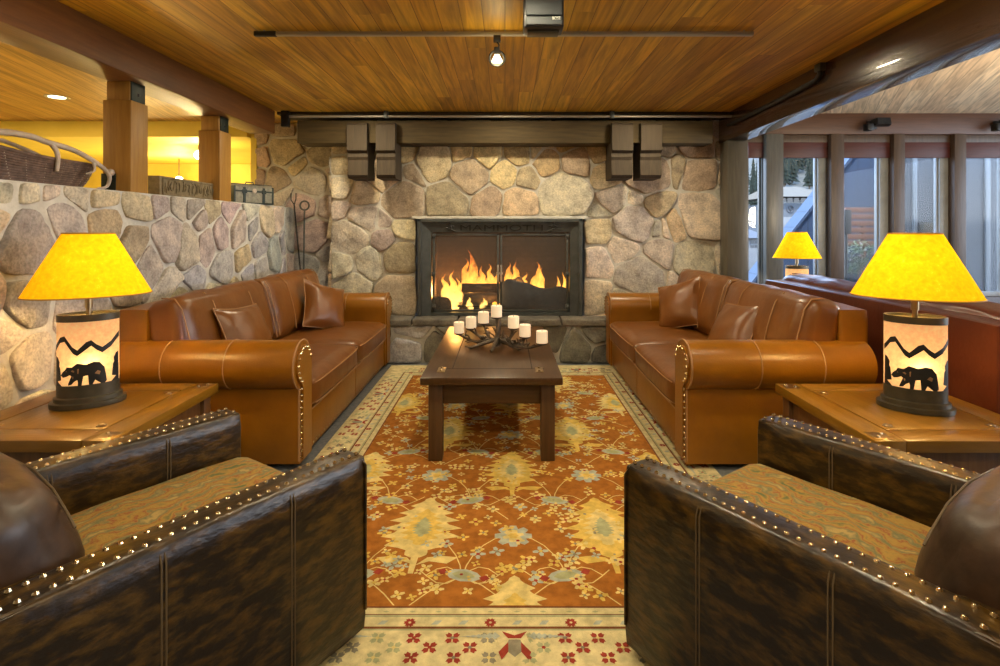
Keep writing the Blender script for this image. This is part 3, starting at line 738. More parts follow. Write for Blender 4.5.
# ------------------------------------------------------------------ sofas (local: width along X, front at -Y)
def make_sofa(name, label, loc, rz, L=2.26, mats=('sofa', 'sofa_c', 'pipe'), group=None, nails=True):
    t = thing(name, label, 'sofa', loc, rz, group)
    H = L / 2; A = .17
    lea, cus, pip = M[mats[0]], M[mats[1]], M[mats[2]]
    mb = MB().box(-H + A, H - A, .012, .96, .035, .27, .012)
    for x in (-.0,): mb.tube([(x, .010, .05), (x, .010, .265)], .003, 6, 1)
    mb.tube([(-H + A, .010, .262), (H - A, .010, .262)], .004, 6, 1)
    base = mb.build('base', [lea, pip], t)
    if nails:
        n = 40
        for i in range(n): nail(base, (-H + A + (i + .5) * (2 * H - 2 * A) / n, .012, .06), .0065, 'nail_d')
    for x in (-H + .1, H - .1):
        for y in (.10, .88): MB().lathe([(.03, 0), (.042, .02), (.036, .045)], 14).build('foot', M['black'], t, loc=(x, y, 0))
    # rolled arms
    for s in (-1, 1):
        prof = [(0, .035), (0, .43)]
        for i in range(19):
            a = R(-70 + 265 * i / 18); prof.append((-.045 + .13 * math.cos(a), .56 + .13 * math.sin(a)))
        prof += [(-.17, .48), (-.17, .035)]
        mb = MB().prism([(H * s + u * s, z) for u, z in prof], lambda a, b, d: (a, d, b), .0, .97, 0)
        arc = [(H * s + s * (-.045 + .131 * math.cos(R(a))), .56 + .131 * math.sin(R(a))) for a in range(-68, 196, 12)]
        for y in (.004, .37, .70): mb.tube([(a, y, b) for a, b in arc], .005 if y < .1 else .0032, 6, 1)
        mb.tube([(H * s, .004, .05), (H * s, .004, .437)], .005, 6, 1)
        arm = mb.build('arm', [lea, pip], t, angle=30)
        # padded scroll plate on the arm front
        pl = [(-.022, .05), (-.022, .44)] + [(-.045 + .105 * math.cos(R(a)), .56 + .105 * math.sin(R(a))) for a in range(-65, 196, 15)] + [(-.150, .47), (-.150, .05)]
        MB().prism([(H * s + u * s, z) for u, z in pl], lambda a, b, d: (a, d, b), -.012, .01, 0).build('scroll_panel', lea, arm, angle=30)
        if nails:
            for i in range(12): nail(arm, ((H - .012) * s, -.004, .07 + i * .033), .0085)
            for i in range(11):
                a = R(-60 + 22 * i); nail(arm, (s * (H - .045 + .094 * math.cos(a)), -.013, .56 + .094 * math.sin(a)), .0085)
    # back
    mb = MB().soft(-H + .02, H - .02, .83, 1.0, .04, .865, e=7, n=10, puff=(0, .0, .0))
    for x in (-.4, .4): mb.tube([(x, 1.001, .06), (x, 1.001, .80)], .0035, 6, 1)
    mb.build('back', [lea, pip], t)
    # seat and back cushions with boxed edges
    for s in (-1, 1):
        x0, x1 = (-H + A + .003, -.003) if s < 0 else (.003, H - A - .003)
        mb = MB().soft(x0, x1, -.015, .70, .272, .445, e=4.2, n=14, puff=(0, .012, .022), wob=.007, seed=s + 3)
        for z in (.30, .415): mb.tube([(x0 + .03, -.0185 + .006, z), (x0 + .12, -.024, z), ((x0 + x1) / 2, -.0275, z), (x1 - .12, -.024, z), (x1 - .03, -.0185 + .006, z)], .0035, 6, 1)
        mb.build('seat_cushion', [cus, pip], t)
        X = T(0, 0, 0)
        mb = MB(); bx0, bx1 = (-H + .035, -.003) if s < 0 else (.003, H - .035); w = (bx1 - bx0) / 2
        Y0 = T((bx0 + bx1) / 2, .735, .665, rx=R(-14))
        mb.soft(-w, w, -.105, .105, -.225, .245, e=3.4, n=16, puff=(.008, .035, .012), wob=.014, seed=s * 5 + 20, X=Y0)
        for e in (-1, 1):
            for q in ((.955, .0), (.42, 1)):
                xx = e * w * q[0]; pf = .035 * max(0, math.cos(q[0] * math.pi / 2)) ** .6
                mb.tube([Y0 @ Vector((xx, -.107 - pf * max(0, math.cos((zz - .01) / .235 * math.pi / 2)) ** .6, zz)) for zz in (-.2, -.1, 0, .1, .17)] + [Y0 @ Vector((xx, -.088, .232)), Y0 @ Vector((xx, -.02, .252))], .0038, 6, 1)
        mb.build('back_cushion', [cus, pip], t)
    return t
make_sofa('leather_sofa', 'tan leather rolled arm sofa along the stone half wall', (-1.10, 4.05, 0), R(90), group='matching tan leather sofas')
make_sofa('leather_sofa', 'tan leather rolled arm sofa on the window side of the rug', (.97, 4.05, 0), R(-90), group='matching tan leather sofas')
make_sofa('leather_sofa', 'dark chestnut sofa standing back to back behind the window side tan sofa', (3.22, 3.57, 0), R(90), mats=('sofa2', 'sofa2', 'pipe2'), nails=False)
def throw(label, loc, rot, w=.42, h=.42, seed=0):
    mb = MB().pillow(w, h, .17, seed=seed, wob=.012)
    n = 14; K = n + 1; e = []
    def ed(a, c): return (a * (1 - .09 * (1 - c * c)) * w / 2, 0, c * (1 - .09 * (1 - a * a)) * h / 2)
    e = [ed(2 * i / n - 1, -1) for i in range(n)] + [ed(1, 2 * i / n - 1) for i in range(n)] + [ed(1 - 2 * i / n, 1) for i in range(n)] + [ed(-1, 1 - 2 * i / n) for i in range(n + 1)]
    mb.tube(e, .0042, 6, 1, caps=False)
    o = mb.build('throw_pillow', [M['sofa_c'], M['pipe']], loc=loc, rot=rot)
    return tag(o, label, 'pillow', 'leather throw pillows on the tan sofas')
throw('leather throw pillow on the half wall sofa, nearer the lamp', (-1.62, 3.42, .625), (R(-24), R(4), R(84)), .46, .40, 1)
throw('leather throw pillow on the half wall sofa, tilted against its fire end arm', (-1.53, 4.62, .63), (R(-25), R(18), R(52)), .42, .42, 2)
throw('leather throw pillow on the window side sofa, leaning into its fire end corner', (1.47, 4.60, .65), (R(-22), R(-18), R(-52)), .44, .42, 3)
throw('leather throw pillow on the window side sofa, lying back at the middle', (1.52, 3.62, .62), (R(-30), R(-6), R(-80)), .46, .40, 4)

# ------------------------------------------------------------------ armchairs
def make_chair(label, loc, rz, flip):
    t = thing('armchair', label, 'armchair', loc, rz, 'dark leather armchairs')
    W, D, AH, A = .41, .90, .575, .115
    spots = []
    for s in (-1, 1):
        x0, x1 = sorted((s * W, s * (W - A)))
        mb = MB().soft(x0, x1, 0, D, .022, AH, e=6.5, n=10, puff=(.004, 0, .006))
        xo = s * (W + .0035); xi = s * (W - A - .0035)
        for y in (.27, .60):
            for dx in (-.005, .005):
                mb.tube([(xo, y + dx, .08), (xo, y + dx, AH - .04), (s * (W - .01), y + dx, AH - .006)], .0022, 5, 1)
                mb.tube([(xi, y + dx, .40), (xi, y + dx, AH - .04), (s * (W - A + .01), y + dx, AH - .006)], .0022, 5, 1)
        # raised welts along the top edges
        for xx in (s * (W - .014), s * (W - A + .014)):
            mb.tube([(xx, .02, AH - .006), (xx, D - .02, AH - .006)], .005, 6, 0)
        mb.tube([(s * (W - .002), .008, .09), (s * (W - .002), .008, AH - .03), (s * (W - .014), .02, AH - .006)], .004, 6, 0)
        arm = mb.build('arm', [M['chair'], M['stitch']], t)
        n = 32
        for i in range(n):
            y = .022 + i * (D - .05) / (n - 1)
            for xx in (s * (W - .030), s * (W - A + .030)): spots.append((arm, (xx, y, AH + .003)))
    mb = MB().soft(-W + A - .01, W - A + .01, D - .13, D, .022, AH, e=5.5, n=10)
    bk = mb.build('back', M['chair'], t)
    for i in range(13): spots.append((bk, (-W + A + .02 + i * (2 * (W - A) - .04) / 12, D - .105, AH + .002)))
    # the hundred studs nearest the eye one by one, the others of each panel together
    wm = Matrix.Translation(loc) @ Matrix.Rotation(rz, 4, 'Z')
    spots.sort(key=lambda q: (wm @ Vector(q[1]) - Vector((0, 0, CH))).length if (wm @ Vector(q[1])).y > .9 else 9)
    for p_, l_ in spots[:100]: nail(p_, l_, .0068)
    rest = {}
    for p_, l_ in spots[100:]: rest.setdefault(p_, []).append(l_)
    for p_, ls in rest.items():
        mb = MB()
        for l_ in ls: mb.ball(l_, .0068, 8)
        mb.build('nailhead_trim', M['nail'], p_)['kind'] = 'stuff'
    MB().soft(-W + A - .01, W - A + .01, .01, D - .1, .022, .285, e=7, n=6).build('base', M['chair'], t)
    mb = MB().soft(-W + A + .003, W - A - .003, -.005, D - .13, .285, .425, e=4, n=14, puff=(0, .006, .022), wob=.004, seed=2)
    mb.build('seat_cushion', M['kilim'], t)
    Y0 = T(0, .825, .575, rx=R(-24))
    mb = MB().soft(-W + A + .006, W - A - .006, -.105, .105, -.165, .165, e=2.4, n=16, puff=(0, .035, .02), wob=.010, seed=7, X=Y0)
    mb.tube([Y0 @ Vector((x_, -.115 - .03 * (1 - (x_ / .3) ** 2), .06 - .05 * abs(x_ / .3) ** 4)) for x_ in (-.29, -.25, -.15, 0, .15, .25, .29)], .003, 6, 1)
    mb.build('back_cushion', [M['chairpillow'], M['stitch']], t)
    for x in (-W + .07, W - .07):
        for y in (.07, D - .07):
            lo = -.008 if y > .5 else 0
            MB().add([(x - .022, y - .022, lo), (x + .022, y - .022, lo), (x + .022, y + .022, lo), (x - .022, y + .022, lo), (x - .032, y - .032, .07), (x + .032, y - .032, .07), (x + .032, y + .032, .07), (x - .032, y + .032, .07)],
                     [(0, 3, 2, 1), (4, 5, 6, 7), (0, 1, 5, 4), (1, 2, 6, 5), (2, 3, 7, 6), (3, 0, 4, 7)]).build('leg', M['black'], t)
    return t
make_chair('dark brown studded armchair with patterned seat, in front of the half wall side table', (-.773, 1.952, .009), R(146), False)
make_chair('dark brown studded armchair with patterned seat, in front of the window side table', (.698, 1.886, .009), R(214), True)

# ------------------------------------------------------------------ end tables and lamps
def end_table(label, x, y, rz=0, w=.72, d=.74, h=.52):
    t = thing('end_table', label, 'table', (x, y, 0), rz)
    hw, hd = w / 2, d / 2; b = .115
    mb = MB()
    mb.box(-hw, -hw + b, -hd, hd, h - .045, h, .003, 0).box(hw - b, hw, -hd, hd, h - .045, h, .003, 0)
    mb.box(-hw + b + .002, hw - b - .002, -hd, -hd + b, h - .045, h, .003, 1).box(-hw + b + .002, hw - b - .002, hd - b, hd, h - .045, h, .003, 1)
    mb.box(-hw + .01, hw - .01, -hd + .01, hd - .01, h - .044, h - .006, .0, 2)
    top = mb.build('tabletop', [M['endtop'], M['endtop2'], M['groove']], t)
    MB().box(-hw + b + .006, hw - b - .006, -hd + b + .006, hd - b - .006, h - .03, h - .001, .003).build('center_panel', M['endtop'], top)
    for sx in (-1, 1):
        for sy in (-1, 1):
            MB().lathe([(.0, .007), (.010, .0055), (.013, .002), (.019, .002), (.019, -.001)], 14).build('stud', M['brass'], top, loc=(sx * (hw - b - .04), sy * (hd - b - .04), h))
            MB().box(-.035, .035, -.035, .035, -.002, .0015, .001).ball((-.015, -.015, .003), .007, 8).ball((.015, .015, .003), .007, 8).build('corner_plate', M['brass'], top, loc=(sx * (hw - .05), sy * (hd - .05), h), rot=(0, 0, 0 if sx * sy > 0 else R(90)))
            MB().box(-.03, .03, -.03, .03, 0, h - .045, .004).build('leg', M['endleg'], t, loc=(sx * (hw - .055), sy * (hd - .055), 0))
    mb = MB().box(-hw + .06, hw - .06, -hd + .045, -hd + .065, h - .16, h - .045, .002).box(-hw + .06, hw - .06, hd - .065, hd - .045, h - .16, h - .045, .002)
    mb.box(-hw + .045, -hw + .065, -hd + .06, hd - .06, h - .16, h - .045, .002).box(hw - .065, hw - .045, -hd + .06, hd - .06, h - .16, h - .045, .002)
    mb.build('apron', M['endleg'], t)
    MB().box(-hw + .06, hw - .06, -hd + .06, hd - .06, .12, .14, .003).build('lower_shelf', M['endleg'], t)
    return t
end_table('square wooden side table between the stone half wall and the tan sofa arm', -1.80, 2.37)
end_table('square wooden side table at the window side sofa arm, its brass corner plates catching daylight', 1.715, 2.365)
end_table('small wooden table by the windows under the far lamp', 3.08, 5.75, 0, .55, .55, .50)

MTN = [(-.11, .255), (-.092, .292), (-.076, .298), (-.045, .245), (-.03, .235), (.0, .268), (.018, .275), (.036, .255), (.056, .240), (.085, .262), (.11, .300)]
BEAR = [(0, .30), (.03, .38), (.10, .46), (.13, .53), (.17, .5), (.25, .52), (.36, .62), (.45, .6), (.55, .57), (.72, .63), (.85, .6), (.95, .45), (.98, .25), (1.0, .05), (.96, 0), (.88, 0), (.90, .08), (.84, .22), (.78, .18), (.72, .05), (.70, 0), (.62, 0), (.63, .08), (.66, .2), (.6, .27), (.5, .25), (.47, .12), (.46, 0), (.38, 0), (.38, .1), (.36, .2), (.3, .12), (.24, .04), (.16, .02), (.17, .08), (.22, .14), (.25, .27), (.2, .31), (.12, .26), (.05, .24)]
def oval_patch(poly, ra, rb, zoff=0, lift=.0016):
    """a cut-out wrapped round the oval body; poly in (x along the front, z)"""
    b = bmesh.new()
    f = b.faces.new([b.verts.new((x, 0, z)) for x, z in poly])
    bmesh.ops.triangulate(b, faces=[f])
    x = -.12
    while x < .12:
        bmesh.ops.bisect_plane(b, geom=b.verts[:] + b.edges[:] + b.faces[:], plane_co=(x, 0, 0), plane_no=(1, 0, 0)); x += .008
    for v in b.verts:
        u = max(-.999, min(.999, v.co.x / ra)); v.co.y = -(rb + lift) * math.sqrt(1 - u * u) - (0.0006 if abs(u) < .9 else 0); v.co.z += zoff
        v.co.x = u * (ra + lift)
    return b
def make_lamp(label, x, y, z, rz, group):
    t = thing('table_lamp', label, 'lamp', (x, y, z), rz, group)
    ra, rb = .112, .072
    MB().lathe([(.138, 0), (.140, .006), (.140, .022), (.125, .025), (.125, .042), (.118, .045)], 40, 1, .72).build('base', M['bronze'], t)
    MB().lathe([(ra, .09), (ra, .385)], 48, 1, rb / ra, close=False).build('body_panel', M['mica'], t)
    MB().lathe([(ra + .002, .042), (ra + .002, .098), (ra - .004, .098)], 48, 1, rb / ra).build('lower_band', M['bronze'], t)
    MB().lathe([(ra - .006, .383), (ra - .006, .372), (ra + .002, .372), (ra + .002, .402), (ra - .004, .402), (ra - .004, .390)], 48, 1, rb / ra).build('rim', M['bronze'], t)
    b = oval_patch([(x_, z_ + .016) for x_, z_ in MTN] + [(x_, z_ - .008) for x_, z_ in MTN[::-1]], ra, rb, .0)
    MB().bm(b).build('mountain_cutout', M['black'], t, smooth=False)
    b = oval_patch([(-.089 + u * .160, .098 + v * .155) for u, v in BEAR], ra, rb)
    MB().bm(b).build('bear_cutout', M['black'], t, smooth=False)
    for sl in ([(.20, .42), (.27, .47), (.33, .40), (.30, .36)], [(.36, .50), (.42, .52), (.40, .30), (.37, .30)], [(.70, .30), (.80, .42), (.90, .36), (.86, .22), (.79, .26)], [(.24, .30), (.30, .28), (.29, .18), (.26, .18)], [(.10, .40), (.13, .44), (.16, .40)]):
        sq = [(a + (sum(q[0] for q in sl) / len(sl) - a) * .35, b + (sum(q[1] for q in sl) / len(sl) - b) * .35) for a, b in sl]
        MB().bm(oval_patch([(-.089 + u * .160, .098 + v * .155) for u, v in sq], ra, rb, 0, .0028)).build('fur_cut', M['cutline'], t, smooth=False)
    for sx in (-1, 1):
        tr = []; n = 5
        for i in range(n): zz = .098 + i * .026; tr += [(.017 - i * .002, zz), (.001, zz + .020)]
        poly = [(sx * (ra * .915 - a), zz) for a, zz in tr] + [(sx * ra * .965, .225), (sx * ra * .975, .098)]
        MB().bm(oval_patch(poly, ra, rb)).build('tree_cutout', M['black'], t, smooth=False)
    MB().cyl((0, 0, .36), (0, 0, .50), .010, n=12).cyl((0, 0, .425), (0, 0, .47), .015, n=12).build('neck', M['brass'], t)
    MB().ball((0, 0, .59), (.03, .03, .045), 12).build('bulb', M['bulb'], t)
    sh = MB().lathe([(.2375, .484), (.096, .756)], 64, 1, .72, close=False).build('shade', M['shade'], t)
    for r, zz in ((.2375, .484), (.096, .756)):
        MB().tube([(r * math.cos(2 * math.pi * i / 64), .72 * r * math.sin(2 * math.pi * i / 64), zz) for i in range(65)], .0032, 6, caps=False).build('shade_binding', M['shadeband'], sh)
    MB().tube([(-.09, 0, .735), (0, 0, .725), (.09, 0, .735)], .002, 5).tube([(0, -.065, .735), (0, 0, .725), (0, .065, .735)], .002, 5).cyl((0, 0, .60), (0, 0, .73), .003, n=6).build('harp', M['brass'], t)
    # its two lights: the bulb under the shade and the night light in the oval body
    for nm, loc, e, r, c in (('lamp_bulb', (0, 0, .59), 30, .04, (1, .64, .20)), ('night_bulb', (.012, -.036, .185), .42, .010, (1, .78, .45))):
        l = bpy.data.lights.new(nm, 'POINT'); l.energy = e; l.color = c; l.shadow_soft_size = r
        o = bpy.data.objects.new(nm, l); COL.objects.link(o); o.parent = t; o.location = loc
    return t
LG = 'oval bear lamps with yellow shades'
make_lamp('lit bear lamp with yellow shade on the table beside the stone half wall', -1.856, 2.43, .52, R(30), LG)
make_lamp('lit bear lamp with yellow shade on the table at the window side sofa arm', 1.775, 2.36, .52, R(-28), LG)
make_lamp('lit bear lamp with yellow shade on the far small table before the windows', 3.08, 5.75, .50, R(-10), LG)

# ------------------------------------------------------------------ coffee table
CT = (-.074, 3.74, .009)
t = thing('coffee_table', 'long dark walnut coffee table on the rug before the fire', 'table', CT)
hw, hd, h = .39, .77, .475
mb = MB().box(-hw, hw, -hd, hd, h - .042, h, .006)
top = mb.build('tabletop', M['tabletop'], t)
mb = MB()
mb.box(-.234, -.227, -hd + .20, hd - .2, h, h + .0006, 0).box(.227, .234, -hd + .2, hd - .2, h, h + .0006, 0).box(-.30, .30, -hd + .185, -hd + .197, h, h + .0006, 0).box(-.30, .30, hd - .196, hd - .19, h, h + .0006, 0)
mb.build('inlay_joint', M['groove'], top, smooth=False)
for x in (-.29, .27):
    MB().box(-.022, .022, -.05, .05, -.001, .004, .001).ball((0, -.03, .005), .008, 8).ball((0, .03, .005), .008, 8).build('hasp', M['brass'], top, loc=(x, -hd + .16, h))
    MB().box(-.022, .022, -.05, .05, -.001, .004, .001).build('hasp', M['brass'], top, loc=(x, hd - .16, h))
for sx in (-1, 1):
    for sy in (-1, 1): MB().box(-.0385, .0385, -.0385, .0385, 0, h - .042, .004).build('leg', M['tableleg'], t, loc=(sx * (hw - .078), sy * (hd - .085), 0))
mb = MB()
for sy in (-1, 1): mb.box(-hw + .11, hw - .11, sy * (hd - .085) - .012, sy * (hd - .085) + .012, h - .165, h - .042, .002)
for sx in (-1, 1): mb.box(sx * (hw - .078) - .012, sx * (hw - .078) + .012, -hd + .12, hd - .12, h - .165, h - .042, .002)
mb.build('apron', M['apron'], t)

# candelabra and candles
TZ = CT[2] + h + .001
c = thing('candelabra', 'antler style candelabra holding seven pillar candles on the coffee table', 'candelabra', (-.05, 3.72, TZ))
CAND = [(459, 333, 3.92), (471, 328, 3.88), (483.5, 323, 3.82), (496.5, 317, 3.76), (513.5, 328, 3.66), (525, 336.5, 3.60), (542, 343, 3.52)]
words = ['first', 'second', 'third', 'fourth, tallest standing', 'fifth', 'sixth', 'seventh']
rnd = random.Random(12)
tips = []
for i, (x, y, Y) in enumerate(CAND):
    p = px(x, y, Y); tips.append(p)
mb = MB()
hub = Vector((0, 0, .06))
for i, p in enumerate(tips):
    q = p - Vector((-.05, 3.72, TZ)) + Vector((0, 0, -.012))
    pts = []; nn = 10
    for k in range(nn + 1):
        u = k / nn
        v = hub.lerp(q, u); v.z = hub.z + (q.z - hub.z) * u ** 2.2 - .03 * math.sin(math.pi * u)
        v += noise.noise_vector(Vector((u * 3, i * 5, 2))) * .02 * math.sin(math.pi * u); v.z = max(v.z, .014); pts.append(v)
    mb.tube(pts, [.014 * (1 - .5 * k / nn) * (1 + .25 * noise.noise(Vector((k, i, 0)))) for k in range(nn + 1)], 7)
    for k in (2, 3, 4, 5, 6, 7, 8, 9):
        v = pts[k]; d = Vector((rnd.uniform(-1, 1), rnd.uniform(-1, .6), rnd.uniform(-.2, .9))).normalized() * rnd.uniform(.035, .08)
        e = v + d; e.z = max(e.z, .01)
        mb.tube([v, v + d * .55 + Vector((0, 0, .008)), e], [.007, .006, .002], 6)
for a in range(6):
    th = a * 1.05 + .3; e = Vector((.19 * math.cos(th), .15 * math.sin(th), .008))
    mb.tube([hub + Vector((0, 0, .05)), hub, hub.lerp(e, .55) + Vector((0, 0, .0)), e, e * 1.22 + Vector((0, 0, .012))], [.016, .017, .012, .009, .003], 7)
mb.tube([(0, 0, .01), (0, 0, .08), (.01, .02, .19)], [.02, .018, .012], 8)
mb.build('branches', M['antler_d'], c, angle=60)
for i, p in enumerate(tips):
    q = p - Vector((-.05, 3.72, TZ))
    MB().lathe([(0, -.014), (.014, -.014), (.034, -.006), (.038, 0.002), (.034, .0), (0, -.002)], 18).build('candle_cup', M['antler_d'], c, loc=tuple(q))
    o = MB().lathe([(0, 0), (.035, 0), (.0375, .003), (.0375, .076), (.034, .080), (.02, .074), (0, .073)], 24).cyl((0, 0, .07), (0, 0, .085), .0015, n=6, mi=1).build('pillar_candle', [M['candle'], M['wick']], loc=(p.x, p.y, p.z))
    lab = 'white pillar candle on the candelabra, %s from the half wall end' % words[i]
    tag(o, lab, 'candle', 'pillar candles on the candelabra')

# ------------------------------------------------------------------ rug
def rug():
    X0, X1, Y0, Y1 = -1.07, 1.13, 1.53, 5.14
    fx0, fx1, fy0, fy1 = -.80, .86, 1.864, 4.78
    mb = MB(); Z = .006
    mb.box(X0, X1, Y0, Y1, 0, Z, .002, 6)
    cnt = [0]
    def flat(poly, mi, lv):
        cnt[0] += 1; mb.add([(x, y, Z + .0004 * lv + cnt[0] * 6e-8) for x, y in poly], [tuple(range(len(poly)))], mi)
    def rect(a, b, c_, d, mi, lv): flat([(a, c_), (b, c_), (b, d), (a, d)], mi, lv)
    def frame(m0, w, mi, lv):
        # a band w wide whose outer edge lies m0 outside the field
        a, b, c_, d = fx0 - m0, fx1 + m0, fy0 - m0, fy1 + m0
        rect(a, b, c_, c_ + w, mi, lv); rect(a, b, d - w, d, mi, lv); rect(a, a + w, c_ + w, d - w, mi, lv); rect(b - w, b, c_ + w, d - w, mi, lv)
    rect(fx0, fx1, fy0, fy1, 0, 1)
    for m0, w, mi in ((.008, .008, 7), (.045, .007, 7), (.052, .01, 8), (.105, .01, 7), (.112, .006, 8), (.255, .006, 7), (.262, .02, 6)): frame(m0, w, mi, 1.5)
    rnd = random.Random(21)
    def xf(pts, x, y, s, a=0, sy=1):
        ca, sa = math.cos(a), math.sin(a)
        return [(x + (u * ca - v * sy * sa) * s, y + (u * sa + v * sy * ca) * s) for u, v in pts]
    def star(n, r0, r1, ph=0):
        return [((r0 if k % 2 == 0 else r1) * math.cos(math.pi * k / n + ph), (r0 if k % 2 == 0 else r1) * math.sin(math.pi * k / n + ph)) for k in range(2 * n)]
    def inside(x, y): return fx0 + .01 < x < fx1 - .01 and fy0 + .01 < y < fy1 - .01
    def cut(poly):
        for n_, d in (((-1, 0), -fx0 - .004), ((1, 0), fx1 - .004), ((0, -1), -fy0 - .004), ((0, 1), fy1 - .004)):
            poly = clip(poly, n_, d)
            if len(poly) < 3: return None
        return poly
    def quads(L, mi, lv):
        """a shape symmetrical about its stem, given by its left and right edges, kept to the field"""
        for (l0, r0), (l1, r1) in zip(L, L[1:]):
            q = cut([l0, r0, r1, l1])
            if q: flat(q, mi, lv)
    def palmette(x, y, s, mi):
        n = 30; L = []
        for k in range(n + 1):
            u = k / n
            w = .30 * math.sin(math.pi * min(1, u * 1.02)) ** .55 * (1.12 - .55 * u) if u > .12 else .05 + .5 * u
            w *= 1.0 + (.30 if k % 4 == 1 else .10 if k % 4 == 2 else -.12 if k % 4 == 3 else -.2)
            L.append((w, u * .95 - .42))
        quads([((x - w * s, y + v * s), (x + w * s, y + v * s)) for w, v in L], mi, 2)
        quads([((x - w * s * .55, y + (v * .6) * s), (x + w * s * .55, y + (v * .6) * s)) for w, v in L], 1 if mi == 2 else 2, 3)
        quads([((x - w * s * .26, y + (v * .32) * s), (x + w * s * .26, y + (v * .32) * s)) for w, v in L], 8, 4)
        quads([((x - .02 * s, y - .62 * s), (x + .02 * s, y - .62 * s)), ((x - .03 * s, y - .4 * s), (x + .03 * s, y - .4 * s))], mi, 2)
        for sg in (-1, 1):
            lf = xf([(0, 0), (.1, .05), (.24, .02), (.32, .1), (.2, .12), (.08, .1)], x + sg * .02 * s, y - .52 * s, s if sg > 0 else s, 0)
            if sg < 0: lf = [(2 * x - a, b) for a, b in lf]
            q = cut([lf[0], lf[1], lf[4], lf[5]]); 
            if q: flat(q, mi, 2)
            q = cut([lf[1], lf[2], lf[3], lf[4]])
            if q: flat(q, mi, 2)
    def blossom(x, y, s, mi, mc, n=4, a=0):
        if not inside(x - s, y - s) or not inside(x + s, y + s): return
        for k in range(n):
            th = a + 2 * math.pi * k / n
            p = xf([(.12, 0), (.45, -.32), (1, -.18), (1, .18), (.45, .32)], x, y, s, th)
            flat(p, mi, 2)
        flat(xf(star(6, .3, .22), x, y, s), mc, 3)
    def vine(pts, mi=1, w=.0024):
        for (a, b), (c_, d) in zip(pts, pts[1:]):
            L = math.hypot(c_ - a, d - b)
            if L < 1e-6: continue
            nx, ny = -(d - b) / L * w, (c_ - a) / L * w
            q = cut([(a + nx, b + ny), (a - nx, b - ny), (c_ - nx, d - ny), (c_ + nx, d + ny)])
            if q: flat(q, mi, 1.6)
    dx = .39; xc = .035; rows = 1.12 / 2
    cols = [(-2, 0), (-1, 1), (0, 0), (1, 1), (2, 0)]
    for r_ in range(-1, 7):
        y = 1.76 + r_ * rows
        for ci, par in cols:
            x = xc + ci * dx
            if (r_ + par) % 2 == 0: palmette(x, y + .03, .50 if ci % 2 else .45, 2 if (ci + r_) % 3 else 1)
            else:
                blossom(x, y - .03, .078, 3, 2, 8); blossom(x, y - .03, .045, 1, 2, 6, .3)
            for sg in (-1, 1):
                X, Y_ = x + sg * .19, y + .27
                if (r_ + par) % 2 == 0 and inside(X - .09, Y_ - .04) and inside(X + .09, Y_ + .04):
                    tl = sg * .25
                    flat(xf([(-1, 0), (-.6, .35), (0, .48), (.6, .35), (1, 0), (.6, -.35), (0, -.48), (-.6, -.35)], X, Y_, .075, tl, 1), 3, 2)
                    flat(xf([(-1, 0), (-.6, .35), (0, .48), (.6, .35), (1, 0), (.6, -.35), (0, -.48), (-.6, -.35)], X, Y_, .045, tl, 1), 8, 3)
                    for e in (-1, 1): flat(xf([(e * .8, 0), (e * 1.1, .28), (e * 1.35, .05), (e * 1.1, -.25)], X, Y_, .075, tl), 4, 3)
            # stems wandering between the motifs
            for sg in (-1, 1):
                vine([(x + sg * (.02 + .17 * math.sin(u * 3.1)), y + .1 + .42 * u + .03 * math.sin(u * 9)) for u in [k / 10 for k in range(11)]])
                vine([(x + sg * (.06 + .30 * u), y + .27 + .05 * math.sin(u * 7)) for u in [k / 8 for k in range(9)]], 1)
    for i in range(900):
        x = rnd.uniform(fx0, fx1); y = rnd.uniform(fy0, fy1)
        blossom(x, y, rnd.uniform(.018, .032), rnd.choice((1, 1, 2, 1, 2, 3)), rnd.choice((4, 5, 2)), 4, rnd.uniform(0, 1.5))
    # border: guard roundels, and scattered blossoms with leafy sprays
    def bblossom(x, y, s, mi, mc, n=4, a=.78):
        for k in range(n): flat(xf([(.1, 0), (.5, -.36), (1, -.22), (.85, 0), (1, .22), (.5, .36)], x, y, s, a + 2 * math.pi * k / n), mi, 2)
        flat(xf(star(5, .28, .2), x, y, s), mc, 3)
    def along(side, u, m):
        # side 0 near, 1 far, 2 left, 3 right; u along it, m = distance outside the field
        return ((u, fy0 - m), (u, fy1 + m), (fx0 - m, u), (fx1 + m, u))[side]
    for side in range(4):
        a, b = (fx0 - .1, fx1 + .1) if side < 2 else (fy0, fy1)
        k = 0; u = a + .06
        while u < b:
            x, y = along(side, u, .078)
            if k % 3 == 0: bblossom(x, y, .020, 4, 6, 6, 0)
            else: flat(xf([(-1, 0), (0, .5), (1, 0), (0, -.5)], x, y, .02, .5), 3, 2)
            x, y = along(side, u, .027); flat(xf([(-1, 0), (0, .4), (1, 0), (0, -.4)], x, y, .011), 8, 2)
            u += .088; k += 1
        u = a + .02; k = 0
        while u < b:
            for m, off in ((.145, 0), (.184, .059), (.224, .012)):
                x, y = along(side, u + off + rnd.uniform(-.008, .008), m)
                bblossom(x, y, .027, (4, 5, 8, 4)[(k + int(m * 100)) % 4], (5, 1, 4)[k % 3])
            u += .118; k += 1
        n = int((b - a) / .62)
